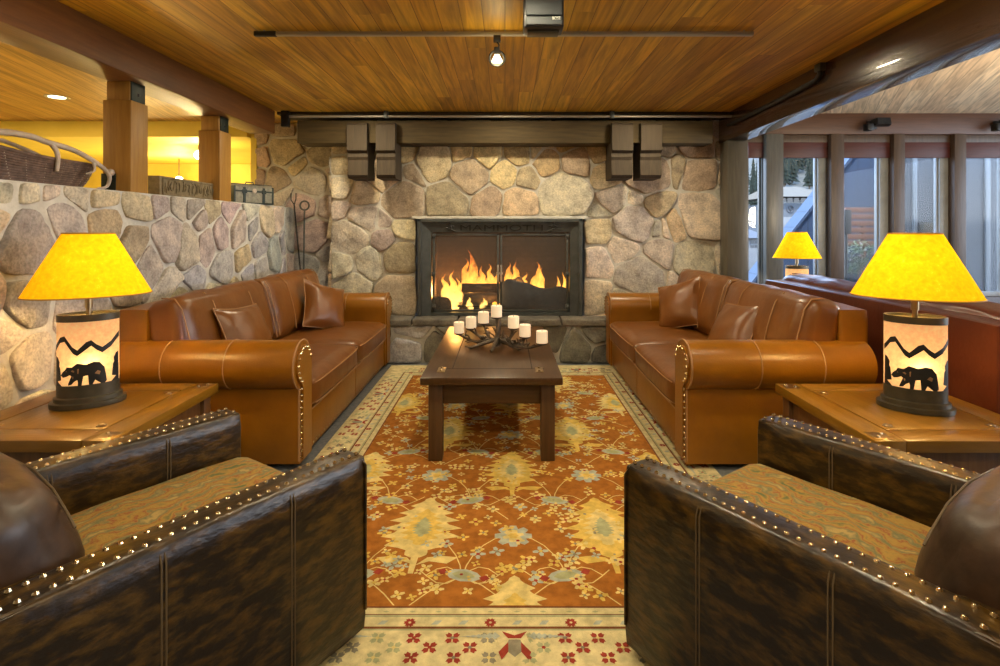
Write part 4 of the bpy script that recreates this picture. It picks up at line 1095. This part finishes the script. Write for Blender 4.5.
        for i in range(n):
            u = (a + b) / 2 + (i - (n - 1) / 2) * .62
            x, y = along(side, u, .183); ang = (0, math.pi, -math.pi / 2, math.pi / 2)[side]
            flat(xf(star(7, .062, .05), x, y, 1), 6, 3.4)
            for sg in (-1, 1):
                for q in range(7):
                    flat(xf([(sg * (.045 + q * .017), .045), (sg * (.062 + q * .017), .062 - q * .003), (sg * (.075 + q * .017), .045), (sg * (.062 + q * .017), .030 + q * .002)], x, y, 1, ang), 3, 3.6)
            flat(xf([(-.04, .065), (0, .048), (.04, .065), (.02, .035), (-.02, .035)], x, y, 1, ang), 4, 4)
            flat(xf([(-.018, .03), (.018, .03), (.03, -.01), (0, -.04), (-.03, -.01)], x, y, 1, ang), 5, 4)
            for sg in (-1, 1): flat(xf([(sg * .02, .02), (sg * .05, -.02), (sg * .04, -.05), (sg * .02, -.02)], x, y, 1, ang), 4, 4.2)
    o = mb.build('area_rug', RUG, smooth=False)
    return tag(o, 'rust and gold oriental rug with ivory border on the floor', 'rug')
rug()
# ------------------------------------------------------------------ things on the half wall
# basket
t = thing('wicker_basket', 'long dark wicker basket with antler handle on the stone half wall', 'basket', (-2.475, 2.85, ZL))
mb = MB(); n = 44; lv = 12
LX, LY = .125, .40
def rim(a): return .165 + .05 * abs(math.sin(a)) ** 3 - .02
for k in range(lv + 1):
    u = k / lv
    pts = []
    for i in range(n + 1):
        a = 2 * math.pi * i / n; f = .72 + .28 * u ** .7 + (.012 if (i + k) % 2 else -.004)
        pts.append((LX * f * math.cos(a), LY * f * math.sin(a), .008 + u * (.135 + .05 * math.sin(a) ** 2 * (1 if math.sin(a) < 0 else .2))))
    mb.tube(pts, .0075 if k < lv else .011, 6, 0, caps=False)
for i in range(0, n):
    a = 2 * math.pi * i / n
    mb.tube([(LX * (.72 + .28 * u ** .7 + .012) * math.cos(a), LY * (.72 + .28 * u ** .7 + .012) * math.sin(a), .006 + u * (.135 + .05 * math.sin(a) ** 2 * (1 if math.sin(a) < 0 else .2))) for u in (0, .25, .5, .75, 1)], .0036, 5, 1 if i % 2 else 0)
mb.lathe([(0, .004), (LX * .72, .004), (LX * .72, .012), (0, .012)], 24, 1, LY / LX, 0)
mb.build('basket_body', [M['wicker'], M['wicker_l']], t, angle=60)
mb = MB()
A1 = [(.10, -.40, .20), (.11, -.30, .235), (.12, -.15, .24), (.125, -.05, .225), (.13, .10, .21), (.135, .22, .175), (.13, .33, .135), (.135, .375, .09), (.13, .36, .03), (.135, .28, .012)]
def sm(p, k=4):
    o = []
    P = [Vector(q) for q in p]
    for i in range(len(P) - 1):
        a, b, c_, d = P[max(0, i - 1)], P[i], P[i + 1], P[min(len(P) - 1, i + 2)]
        for j in range(k):
            u = j / k; o.append(.5 * ((2 * b) + (c_ - a) * u + (2 * a - 5 * b + 4 * c_ - d) * u * u + (3 * b - a - 3 * c_ + d) * u ** 3))
    return o + [P[-1]]
p_ = sm(A1); mb.tube(p_, [.016 - .011 * (i / len(p_)) ** 3 for i in range(len(p_))], 8)
mb.tube(sm([(.125, -.03, .225), (.135, .0, .17), (.14, -.01, .08)]), [.014 - .0006 * i for i in range(9)], 8)
mb.tube(sm([(.135, .25, .165), (.145, .24, .11), (.15, .17, .085)]), [.011 - .001 * i for i in range(9)], 8)
mb.tube(sm([(-.11, -.38, .16), (-.12, -.15, .24), (-.12, .1, .21), (-.11, .33, .13)]), .012, 8)
mb.ball((.135, .385, .115), (.02, .025, .022), 8)
mb.build('antler_handle', M['antler'], t, angle=60)
# carved plank
t = thing('carved_plank', 'carved wooden plank standing on the half wall between the two posts', 'sign', (-2.34, 3.99, ZL))
MB().box(-.04, .04, -.36, .36, 0, .135, .004).build('board', M['carved'], t)
mb = MB(); rnd = random.Random(3)
for i in range(26):
    y = -.31 + i * .0245
    z = .03 + .075 * rnd.random()
    mb.tube(sm([(.041, y + rnd.uniform(-.02, .02), .02 + .03 * rnd.random()), (.045, y + rnd.uniform(-.02, .02), z), (.041, y + rnd.uniform(-.03, .03), .09 + .025 * rnd.random())], 3), .0045, 5)
mb.tube([(.042, -.33, .012), (.042, .33, .012), (.042, .33, .122), (.042, -.33, .122), (.042, -.33, .012)], .004, 5)
mb.build('carved_relief', M['carved'], t, angle=60)
# little trunk
t = thing('small_trunk', 'small strapped trunk with round clasp on the half wall beside the post', 'trunk', (-2.33, 4.97, ZL), R(58))
MB().box(-.19, .19, -.07, .07, 0, .115, .006).build('box', M['trunkpanel'], t)
MB().prism([(-.072, .118), (.072, .118), (.072, .15), (.045, .178), (-.045, .178), (-.072, .15)], lambda a, b, d: (d, a, b), -.192, .192).build('lid', M['trunkpanel'], t, angle=20)
mb = MB()
for x in (-.095, .095): mb.box(x - .012, x + .012, -.077, .077, 0, .15, .002).box(x - .02, x + .02, -.082, -.07, .095, .13, .002)
for x in (-.188, .188): mb.box(x - .008, x + .008, -.077, .077, 0, .16, .002)
mb.box(-.195, .195, -.077, -.066, 0, .014, .002).box(-.195, .195, -.077, -.066, .108, .122, .002).box(-.195, .195, -.05, .05, .174, .182, .002)
mb.build('strap', M['greenmetal'], t)
MB().lathe([(0, .008), (.016, .006), (.022, 0)], 16).build('clasp', M['antler'], t, loc=(0, -.078, .12), rot=(R(90), 0, 0))
MB().tube([(-.04, 0, .18), (-.035, 0, .20), (.035, 0, .20), (.04, 0, .18)], .006, 8).build('handle', M['greenmetal'], t)
# fire irons
for (q0, q1, lab, ring) in (((294, 203), (304, 290), 'long slender fire poker leaning in the stone corner', False), ((304.5, 210), (305, 290), 'blue black fire iron with ring handle in the stone corner', True)):
    top = px(q0[0], q0[1], 5.52); b_ = px(q1[0], q1[1], 5.5)
    d = (b_ - top); k = top.z / -d.z; bot = top + d * k
    bot = Vector((bot.x, 5.40, 0))
    t = thing('fire_iron', lab, 'fire tool', tuple(bot))
    tp = top - bot
    MB().tube([(0, 0, 0.002), tp * .5, tp], .009 if ring else .008, 8).build('rod', M['gunmetal'] if ring else M['blackmetal'], t)
    if ring:
        MB().tube([tp + Vector((.045 * math.sin(2 * math.pi * i / 20), 0, .045 - .045 * math.cos(2 * math.pi * i / 20))) for i in range(21)], .009, 8, caps=False).build('ring_handle', M['gunmetal'], t)
    else:
        MB().tube([tp * .99, tp + Vector((-.03, 0, .03)), tp + Vector((-.03, 0, .10))], .006, 6).tube([tp * .99, tp + Vector((.02, 0, .04)), tp + Vector((.02, 0, .10))], .006, 6).build('fork', M['blackmetal'], t)

# ------------------------------------------------------------------ ceiling rail, spot, speaker
y0 = 3.03; zr = CH + (CY - 34) / F * y0
t = thing('ceiling_rail', 'long thin metal rail hung just under the board ceiling', 'rail', (0, y0, zr))
a, b = px(255, 0, y0).x, px(753, 0, y0).x
MB().box(a, b, -.012, .012, -.011, .011, .003).build('rail', M['steel'], t)
MB().box(a - .003, a + .12, -.014, .014, -.013, .013, .003).build('power_feed', M['black'], t)
for x in (a + .05, -.6, .0, .7, b - .05): MB().cyl((x, 0, .008), (x, 0, 2.4 - zr), .006, n=8).build('hanger', M['steel'], t)
t = thing('track_spotlight', 'small ring framed spotlight hanging from the ceiling rail', 'spotlight', (px(497, 0, y0).x, y0 - .0, zr))
MB().box(-.02, .02, -.015, .015, -.045, -.01, .003).build('adapter', M['black'], t)
MB().tube(sm([(0, 0, -.045), (.012, 0, -.065), (-.004, 0, -.085)]), .004, 6).build('stem', M['black'], t)
MB().box(-.016, .016, -.016, .016, -.115, -.075, .004).build('socket', M['black'], t)
MB().tube([(.042 * math.sin(2 * math.pi * i / 28), 0, -.135 + .042 * math.cos(2 * math.pi * i / 28)) for i in range(29)], .0065, 8, caps=False).build('ring', M['black'], t)
MB().lathe([(.012, .01), (.028, -.02), (.03, -.03), (0, -.034)], 18).build('bulb', M['bulb_soft'], t, loc=(0, 0, -.125), rot=(R(38), 0, 0))
Ys = 2.55
x0, x1 = px(525, 0, Ys).x, px(563, 0, Ys).x; zb = CH + (CY - 26) / F * Ys
t = thing('speaker', 'charcoal box speaker mounted on the board ceiling above the rail', 'speaker', ((x0 + x1) / 2, Ys, zb))
w = (x1 - x0) / 2
MB().box(-w - .006, w + .006, .012, .13, 0, 2.4 - zb, .008).build('cabinet', M['speaker_s'], t)
MB().box(-w + .004, w - .004, -.004, .014, .052, 2.4 - zb - .01, .006).build('grille', M['speaker'], t)
MB().box(-w + .004, w - .004, -.004, .014, .006, .046, .006).build('lower_grille', M['speaker'], t)
text('BOSE', .020, M['white'], t, (w - .052, -.006, .028), (R(90), 0, 0), sx=.85)
MB().box(-w * .85, w * .85, .05, .12, -.012, .002, .004).build('mount', M['bronze'], t)

# ------------------------------------------------------------------ window wall
YN = 7.0
def wx(x): return px(x, 0, YN).x
def wz(y): return px(0, y, YN).z
struct(MB().box(2.25, 9, YN - .06, YN + .16, wz(135), 2.78, .01).build('trim_3', M['redwood']))
struct(MB().box(2.25, 9, YN - .02, YN + .14, wz(143), wz(135), .004).build('trim_4', M['mullion']))
struct(MB().box(2.25, 9, YN - .04, YN + .14, 0, .42, .004).build('wall_window', M['mullion']))
mull = [(745, 747), (763, 780), (827, 840), (889, 900), (949, 960.5), (1013, 1024), (1080, 1092)]
for i, (a, b) in enumerate(mull[1:]):
    struct(MB().box(wx(a), wx(b), YN - .09, YN + .14, .42, wz(135), .006).build('trim_%d' % (i + 5), M['gpost'] if i == 0 else M['mullion']))
for i in range(6):
    a, b = wx(mull[i][1]), wx(mull[i + 1][0])
    w = bpy.data.objects.new('window_%d' % (i + 1), None); COL.objects.link(w); w.location = ((a + b) / 2, YN + .06, .42); struct(w)
    h = (b - a) / 2; H = wz(143) - .42; sw = .11 if i else .012
    mb = MB().box(-h, -h + .035, -.03, .04, 0, H, .004).box(h - sw, h, -.05, .04, 0, H, .006).box(h - sw - .02, h - sw, -.02, .03, 0, H, .004).box(-h, h, -.03, .04, 0, .06, .004).box(-h, h, -.03, .04, H - .05, H, .004)
    mb.build('window_frame', M['sash'] if i else M['gpost'], w)
    MB().box(-h + .03, h - sw, -.006, .0, .05, H - .04, 0).build('glass_pane', M['glass'], w)
    MB().box(-h + .005, h - .005, -.085, -.035, wz(158) - .42, H + .005, .004).build('blind_valance', M['valance'], w)
# floodlights on the header
def flood(x, lab):
    p = px(x, 125, 6.86)
    t = thing('floodlight', lab, 'light', (p.x, 6.94, p.z))
    MB().box(-.06, .06, -.03, .0, -.04, .06, .004).build('back_plate', M['blackmetal'], t)
    MB().prism([(-.10, .05), (.10, .05), (.075, -.05), (-.075, -.05)], lambda a, b, d: (a * 1.1 + .05, b * .9 - .13, d), -.085, .0, X=T(0, 0, .04, rx=R(-12))).build('hood', M['blackmetal'], t, angle=20)
    MB().box(-.14, -.06, -.16, -.06, -.08, .01, .01).build('sensor_head', M['blackmetal'], t)
flood(875, 'black hooded floodlight on the red header, over the window bays')
flood(1003, 'black hooded floodlight on the red header, at the edge of view')

# ------------------------------------------------------------------ outside
O = {}
O['blue'] = planks('blue grey siding', [(.13, .19, .29), (.15, .21, .32), (.12, .18, .275)], .14, 9, angle=0, rough=.6, grain=.1)
def siding(name, c, w):
    m, nt, b = new_mat(name); b.inputs['Roughness'].default_value = .6
    tc = N(nt, 'ShaderNodeTexCoord'); s = N(nt, 'ShaderNodeSeparateXYZ'); nt.links.new(tc.outputs['Object'], s.inputs[0])
    f = mathn(nt, 'FRACT', mathn(nt, 'DIVIDE', s.outputs[0], w))
    g = mathn(nt, 'GREATER_THAN', f, .07)
    r = ramp(nt, [(0, [x * .5 for x in c]), (1, c)], g); nt.links.new(r.outputs[0], b.inputs['Base Color'])
    return m
O['blue'] = siding('blue grey siding', (.028, .047, .085), .22)
O['grey'] = siding('grey siding', (.05, .06, .073), .30)
O['trimw'] = pbr('pale corner board', (.13, .155, .175), rough=.5)
O['hill'] = pbr('dry hillside', (.055, .05, .037), (.085, .076, .057), scale=1.2, rough=.9)
O['yard'] = pbr('gravel yard', (.06, .058, .054), (.09, .085, .08), scale=3, rough=.9)
O['pine'] = pbr('pine needles', (.004, .009, .004), (.012, .018, .008), scale=8, rough=.9)
O['trunk'] = pbr('tree bark', (.12, .09, .06), rough=.9)
O['wallw'] = pbr('pale building wall', (.13, .13, .128), (.16, .16, .155), scale=2, rough=.8)
O['wallg'] = pbr('grey building wall', (.075, .08, .086), rough=.8)
O['rooft'] = pbr('tan roof', (.085, .065, .04), (.105, .083, .053), scale=5, rough=.85)
O['roofd'] = pbr('dark roof', (.06, .06, .065), rough=.8)
O['win'] = pbr('dark window', (.03, .035, .04), rough=.1)
O['leaf'] = pbr('shrub leaves', (.035, .065, .02), (.09, .12, .045), scale=12, rough=.8)
O['flower'] = pbr('pale blossoms', (.25, .19, .19), rough=.8)
O['rw'] = wood('red cedar fence', (.11, .043, .022), (.15, .066, .035), axis=0, rough=.7)
mb = MB()
struct(MB().box(-20, 60, 7.3, 30, -.7, -.45, 0).build('ground_yard', O['yard'], smooth=False))
# hillside: rises away from the house
vs = []; fs = []; nx, ny = 30, 16
for j in range(ny + 1):
    for i in range(nx + 1):
        x = -10 + 90 * i / nx; y = 30 + 60 * j / ny
        vs.append((x, y, -.5 + 13.5 * (j / ny) ** 1.25 + 1.2 * noise.noise(Vector((x * .07, y * .07, 0))) + .05 * (x - 30)))
for j in range(ny):
    for i in range(nx): k = j * (nx + 1) + i; fs.append((k, k + 1, k + nx + 2, k + nx + 1))
struct(MB().add(vs, fs).build('hill', O['hill']))
def pine(x, y, z, h, lab, grp):
    t = thing('pine_tree', lab, 'tree', (x, y, z), 0, grp)
    MB().tube([(0, 0, -.5), (0, 0, h * .9)], [h * .02, h * .004], 6).build('trunk', O['trunk'], t)
    mb = MB(); rnd = random.Random(int(x * 77 + y * 13))
    k = 11
    for i in range(k):
        u = i / k; r = h * .13 * (1 - u) ** .85 + .06; zz = h * (.14 + .84 * u)
        n = 11; vs = [(0, 0, zz + h * .13)]
        for j in range(2 * n):
            a = math.pi * j / n + i; rr = r * (1 if j % 2 else .5) * rnd.uniform(.75, 1.15)
            vs.append((rr * math.cos(a), rr * math.sin(a), zz - (.05 * h * rnd.random() if j % 2 else 0)))
        mb.add(vs, [(0, 1 + j, 1 + (j + 1) % (2 * n)) for j in range(2 * n)])
    mb.build('crown', O['pine'], t, smooth=False)
rnd = random.Random(31)
def hz(x, y):
    j = (y - 30) / 60
    return -.5 + 13.5 * j ** 1.25 + 1.2 * noise.noise(Vector((x * .07, y * .07, 0))) + .05 * (x - 30)
placed = []
def room(x, y, d):
    if any(math.hypot(x - a, y - b) < d for a, b in placed): return False
    placed.append((x, y)); return True
for i in range(400):
    qx = 784 + rnd.uniform(0, 40); Y = rnd.uniform(62, 89); p = px(qx, 0, Y)
    if len(placed) > 22 or not room(p.x, Y, 1.9): continue
    pine(p.x, Y, hz(p.x, Y) - .4, rnd.uniform(5.5, 8), 'dark pine in the stand on the ridge above the tower building', 'pines on the ridge')
for i in range(60):
    qx = 746 + rnd.uniform(0, 18); Y = rnd.uniform(45, 70); p = px(qx, 0, Y)
    if len(placed) > 32 or not room(p.x, Y, 2.0): continue
    pine(p.x, Y, hz(p.x, Y) - .4, rnd.uniform(4, 6), 'dark pine on the slope seen through the narrow window bay', 'pines on the slope')
# tower building
Yt = 26
def ob(name, lab, cat, x, y, z): return thing(name, lab, cat, (x, y, z))
p = px(797, 0, Yt)
t = ob('tower_building', 'grey tower building with tan roof and round emblem beyond the windows', 'building', p.x, Yt, -.5)
x0, x1 = px(778, 0, Yt).x - p.x, px(822, 0, Yt).x - p.x
zt = lambda y: px(0, y, Yt).z + .5
MB().box(x0, x1, 0, 3.5, 0, zt(203), .02).build('wall', O['wallg'], t)
MB().box(x0, x1 * .4, -.02, .1, 0, zt(217), .01).build('wall_base', O['wallw'], t)
MB().add([(x0 - .3, -.4, zt(197)), (x1 + .5, -.4, zt(197)), (x1 + .5, 3.9, zt(197)), (x0 - .3, 3.9, zt(197)), ((x0 + x1) / 2 - .8, 1.7, zt(184)), ((x0 + x1) / 2 + .8, 1.7, zt(184))],
         [(0, 1, 5, 4), (1, 2, 5), (2, 3, 4, 5), (3, 0, 4), (3, 2, 1, 0)]).build('roof', O['rooft'], t, smooth=False)
for i in range(6):
    xx = x0 + .12 + i * (x1 - x0 - .2) / 6
    MB().box(xx, xx + .24, -.03, .1, zt(202.5), zt(198), .0).build('window', O['win'], t, smooth=False)
ex = px(790, 0, Yt).x - p.x; ez = zt(209)
MB().tube([(ex + .16 * math.cos(2 * math.pi * i / 20), -.03, ez + .16 * math.sin(2 * math.pi * i / 20)) for i in range(21)], .022, 6, caps=False).tube([(ex - .08, -.03, ez + .1), (ex, -.03, ez - .1), (ex + .08, -.03, ez + .1)], .02, 6).build('emblem', O['roofd'], t)
# low house
Yh = 22
p = px(752, 0, Yh)
t = ob('white_house', 'small white house with dark roof far beyond the narrow window bay', 'building', p.x, Yh, -.5)
zt = lambda y: px(0, y, Yh).z + .5
MB().box(-.55, .55, 0, 2, 0, zt(238), .01).build('wall', O['wallw'], t)
MB().add([(-.75, -.2, zt(238)), (.75, -.2, zt(238)), (.75, 2.2, zt(238)), (-.75, 2.2, zt(238)), (-.2, 1, zt(229)), (.3, 1, zt(229))], [(0, 1, 5, 4), (1, 2, 5), (2, 3, 4, 5), (3, 0, 4), (3, 2, 1, 0)]).build('roof', O['roofd'], t, smooth=False)
for x_ in (752.5,):
    for y_ in (242, 246):
        for dx in (-.06, .10): MB().box(dx, dx + .13, -.02, .05, zt(y_ + 1.6), zt(y_ - 1), 0).build('window', O['win'], t, smooth=False)
# sloping blue building next door and the grey siding wing
Yb = 9.6
def P(x, y, Y=Yb): q = px(x, y, Y); return (q.x, q.z)
t = ob('blue_building', 'blue grey sided building with steep sloping edge just outside the windows', 'building', P(820, 0)[0], Yb, -.5)
ox = P(820, 0)[0]
poly = [(P(745, 300)[0] - ox, 0)] + [(a - ox, b + .5) for a, b in (P(740, 297), P(855, 152), P(881, 120))] + [(P(1100, 120)[0] - ox, P(0, 120)[1] + .5), (P(1100, 0)[0] - ox, 0)]
MB().prism(poly, lambda a, b, d: (a, d, b), 0, .4).build('wall', O['blue'], t, smooth=False)
e0, e1 = (P(740, 297)[0] - ox, P(740, 297)[1] + .5), (P(885, 114)[0] - ox, P(0, 114)[1] + .5)
MB().tube([(e0[0], -.03, e0[1]), (e1[0], -.03, e1[1])], .03, 4).build('edge_board', O['blue'], t, smooth=False)
Yg = 8.3
t = ob('siding_wing', 'grey vertical sided wing close outside the windows at the right', 'building', px(905, 0, Yg).x, Yg, -.5)
ox = px(905, 0, Yg).x
MB().box(px(899, 0, Yg).x - ox, px(1150, 0, Yg).x - ox, 0, .25, 0, 4.0, 0).build('wall', O['grey'], t, smooth=False)
for a, b in ((912, 916), (934, 938), (939, 944), (984, 989), (1040, 1045)): MB().box(px(a, 0, Yg).x - ox, px(b, 0, Yg).x - ox, -.03, .02, 0, 4.0, .004).build('trim_board', O['trimw'], t)
MB().box(px(919, 0, Yg).x - ox, px(931, 0, Yg).x - ox, -.1, .0, px(0, 236, Yg).z + .5, px(0, 222.5, Yg).z + .5, .01).build('wall_box', O['rooft'], t)
# fence, shrubs, pole lantern
Yf = 9.0
p = px(862, 0, Yf)
t = thing('cedar_fence', 'red brown board fence low outside behind the flowering shrubs', 'fence', (p.x, Yf, -.45))
zt = lambda y: px(0, y, Yf).z + .45
for i in range(6): MB().box(-.28, .35, -.02, .02, zt(246) + i * .11, zt(246) + i * .11 + .085, .003).build('board', O['rw'], t)
for x_ in (-.25, .05, .32): MB().box(x_ - .03, x_ + .03, .02, .07, 0, zt(232) + .1, .003).build('fence_post', O['rw'], t)
for i, (qx, qy, r, lab) in enumerate(((848, 262, .26, 'leafy shrub with pale blossoms outside, at the foot of the lantern'), (862, 256, .24, 'leafy shrub with pale blossoms outside, before the red board fence'), (876, 262, .25, 'leafy shrub with pale blossoms outside, beside the lamp shade edge'))):
    p = px(qx, qy, 8.6)
    t = thing('shrub', lab, 'shrub', (p.x, 8.6, -.45))
    rnd = random.Random(i)
    zc = p.z + .45
    mb = MB()
    for k in range(260):
        a = rnd.uniform(0, 6.28); b = rnd.uniform(-1, 1); rr = r * rnd.uniform(.5, 1.05)
        c_ = Vector((rr * math.cos(a) * math.sqrt(1 - b * b), rr * .7 * math.sin(a) * math.sqrt(1 - b * b), zc + rr * 1.1 * b)); s = rnd.uniform(.02, .04)
        d1 = Vector((rnd.uniform(-1, 1), rnd.uniform(-1, 1), rnd.uniform(-1, 1))).normalized(); d2 = d1.orthogonal().normalized()
        mb.add([c_ - d1 * s, c_ + d2 * s * .5, c_ + d1 * s, c_ - d2 * s * .5], [(0, 1, 2, 3)], 1 if k % 9 == 0 else 0)
    mb.build('foliage', [O['leaf'], O['flower']], t, smooth=False)
    mb = MB()
    for k in range(7): mb.tube([(rnd.uniform(-.05, .05), 0, 0), (rnd.uniform(-.15, .15), rnd.uniform(-.1, .1), zc + r * .3)], [.012, .004], 5)
    mb.build('stems', O['trunk'], t)
p = px(846, 215, 8.0)
t = thing('pole_lantern', 'slim black pole lantern standing outside among the shrubs', 'lantern', (p.x, 8.0, -.45))
H = p.z + .45
MB().cyl((0, 0, 0), (0, 0, H - .28), .022, n=10).build('pole', M['black'], t)
MB().box(-.05, .05, -.05, .05, H - .28, H + .08, .008).build('lantern_head', M['black'], t)
MB().lathe([(.08, 0), (.08, .03), (.03, .06)], 16).build('foot', M['black'], t)

# ------------------------------------------------------------------ light
def area(name, loc, rot, size, e, col, sy=None, shape='DISK'):
    l = bpy.data.lights.new(name, 'AREA'); l.energy = e; l.color = col; l.size = size; l.shape = shape
    if sy: l.shape = 'RECTANGLE'; l.size_y = sy
    o = bpy.data.objects.new(name, l); COL.objects.link(o); o.location = loc; o.rotation_euler = rot; return o
def point(name, loc, e, col, r=.05):
    l = bpy.data.lights.new(name, 'POINT'); l.energy = e; l.color = col; l.shadow_soft_size = r
    o = bpy.data.objects.new(name, l); COL.objects.link(o); o.location = loc; return o
WARM = (1, .84, .56)
for x in (-1.3, 0, 1.3):  # added warm fill under the main ceiling, no fixtures there
    for y in (-1.6, .3, 2.2, 4.65): area('fill_light', (x, y, 2.385), (0, 0, 0), .16, 6 if x < -1 and y < 3 else 13, WARM)
for x in (-6, -4.3):  # more added fill, for the left room
    for y in (1.0, 3.0, 4.6): area('fill_light', (x, y, 2.385), (0, 0, 0), .16, 22, (1, .74, .34))
# globe lights of the left room, then added fill in both side rooms
point('globe_glow', tuple(px(199, 155, 5.95)), 18, (1, .76, .32), .06)
point('globe_glow', tuple(px(179, 178, 7.1)), 26, (1, .82, .5), .06)
point('room_fill', (-4.5, 6.8, 1.0), 60, (1, .74, .3), .15)  # added to brighten the left room, no floor lamp stands here
point('room_fill', (-4.2, 3.2, .9), 50, (1, .74, .34), .2)
point('room_fill', (4.6, 4.2, 1.5), 85, (1, .82, .55), .2)  # added to brighten the right room's ceiling, no floor lamp stands here
point('room_fill', (6.0, 1.6, 1.5), 85, (1, .82, .55), .2)
# fire glow
point('fire_glow', tuple(px(448, 290, 5.90)), 15, (1, .42, .10), .07)
point('fire_glow', tuple(px(520, 280, 5.76)), 4, (1, .42, .10), .08)
point('fire_glow', tuple(px(490, 298, 5.56)), 1.6, (1, .45, .12), .05)
point('spot_glow', (px(497, 0, y0).x, y0 - .02, zr - .17), 1.6, (1, .8, .4), .03)
# sun on the hillside, daylight sky
s = bpy.data.lights.new('sun', 'SUN'); s.energy = 5; s.angle = R(.6); s.color = (1, .95, .86)
so = bpy.data.objects.new('sun', s); COL.objects.link(so); so.rotation_euler = (R(40), 0, R(-38))
w = bpy.data.worlds.new('sky'); SC.world = w; w.use_nodes = True; nt = w.node_tree
bg = nt.nodes['Background']
tc = N(nt, 'ShaderNodeTexCoord'); sp = N(nt, 'ShaderNodeSeparateXYZ'); nt.links.new(tc.outputs['Generated'], sp.inputs[0])
r = ramp(nt, [(0, (.55, .62, .70)), (.02, (.80, .88, .98)), (.35, (.38, .60, 1.0))], sp.outputs[2])
nt.links.new(r.outputs[0], bg.inputs[0]); bg.inputs[1].default_value = 6.0

# ------------------------------------------------------------------ camera and view
cam = bpy.data.cameras.new('camera'); cam.sensor_width = 36; cam.lens = F * 36 / 1000
cam.shift_x = -(CX - 500) / 1000; cam.shift_y = -(333 - CY) / 1000; cam.clip_start = .05; cam.clip_end = 400
co = bpy.data.objects.new('camera', cam); COL.objects.link(co); co.location = (0, 0, CH); co.rotation_euler = (R(90), 0, 0)
SC.camera = co
SC.view_settings.view_transform = 'Standard'; SC.view_settings.look = 'None'; SC.view_settings.gamma = 1
SC.view_settings.use_curve_mapping = False; SC.view_settings.exposure = 0.35
SC.cycles.use_denoising = True
SC.cycles.max_bounces = 8; SC.cycles.transparent_max_bounces = 16
SC.cycles.sample_clamp_indirect = 4.0; SC.cycles.caustics_reflective = False; SC.cycles.caustics_refractive = False
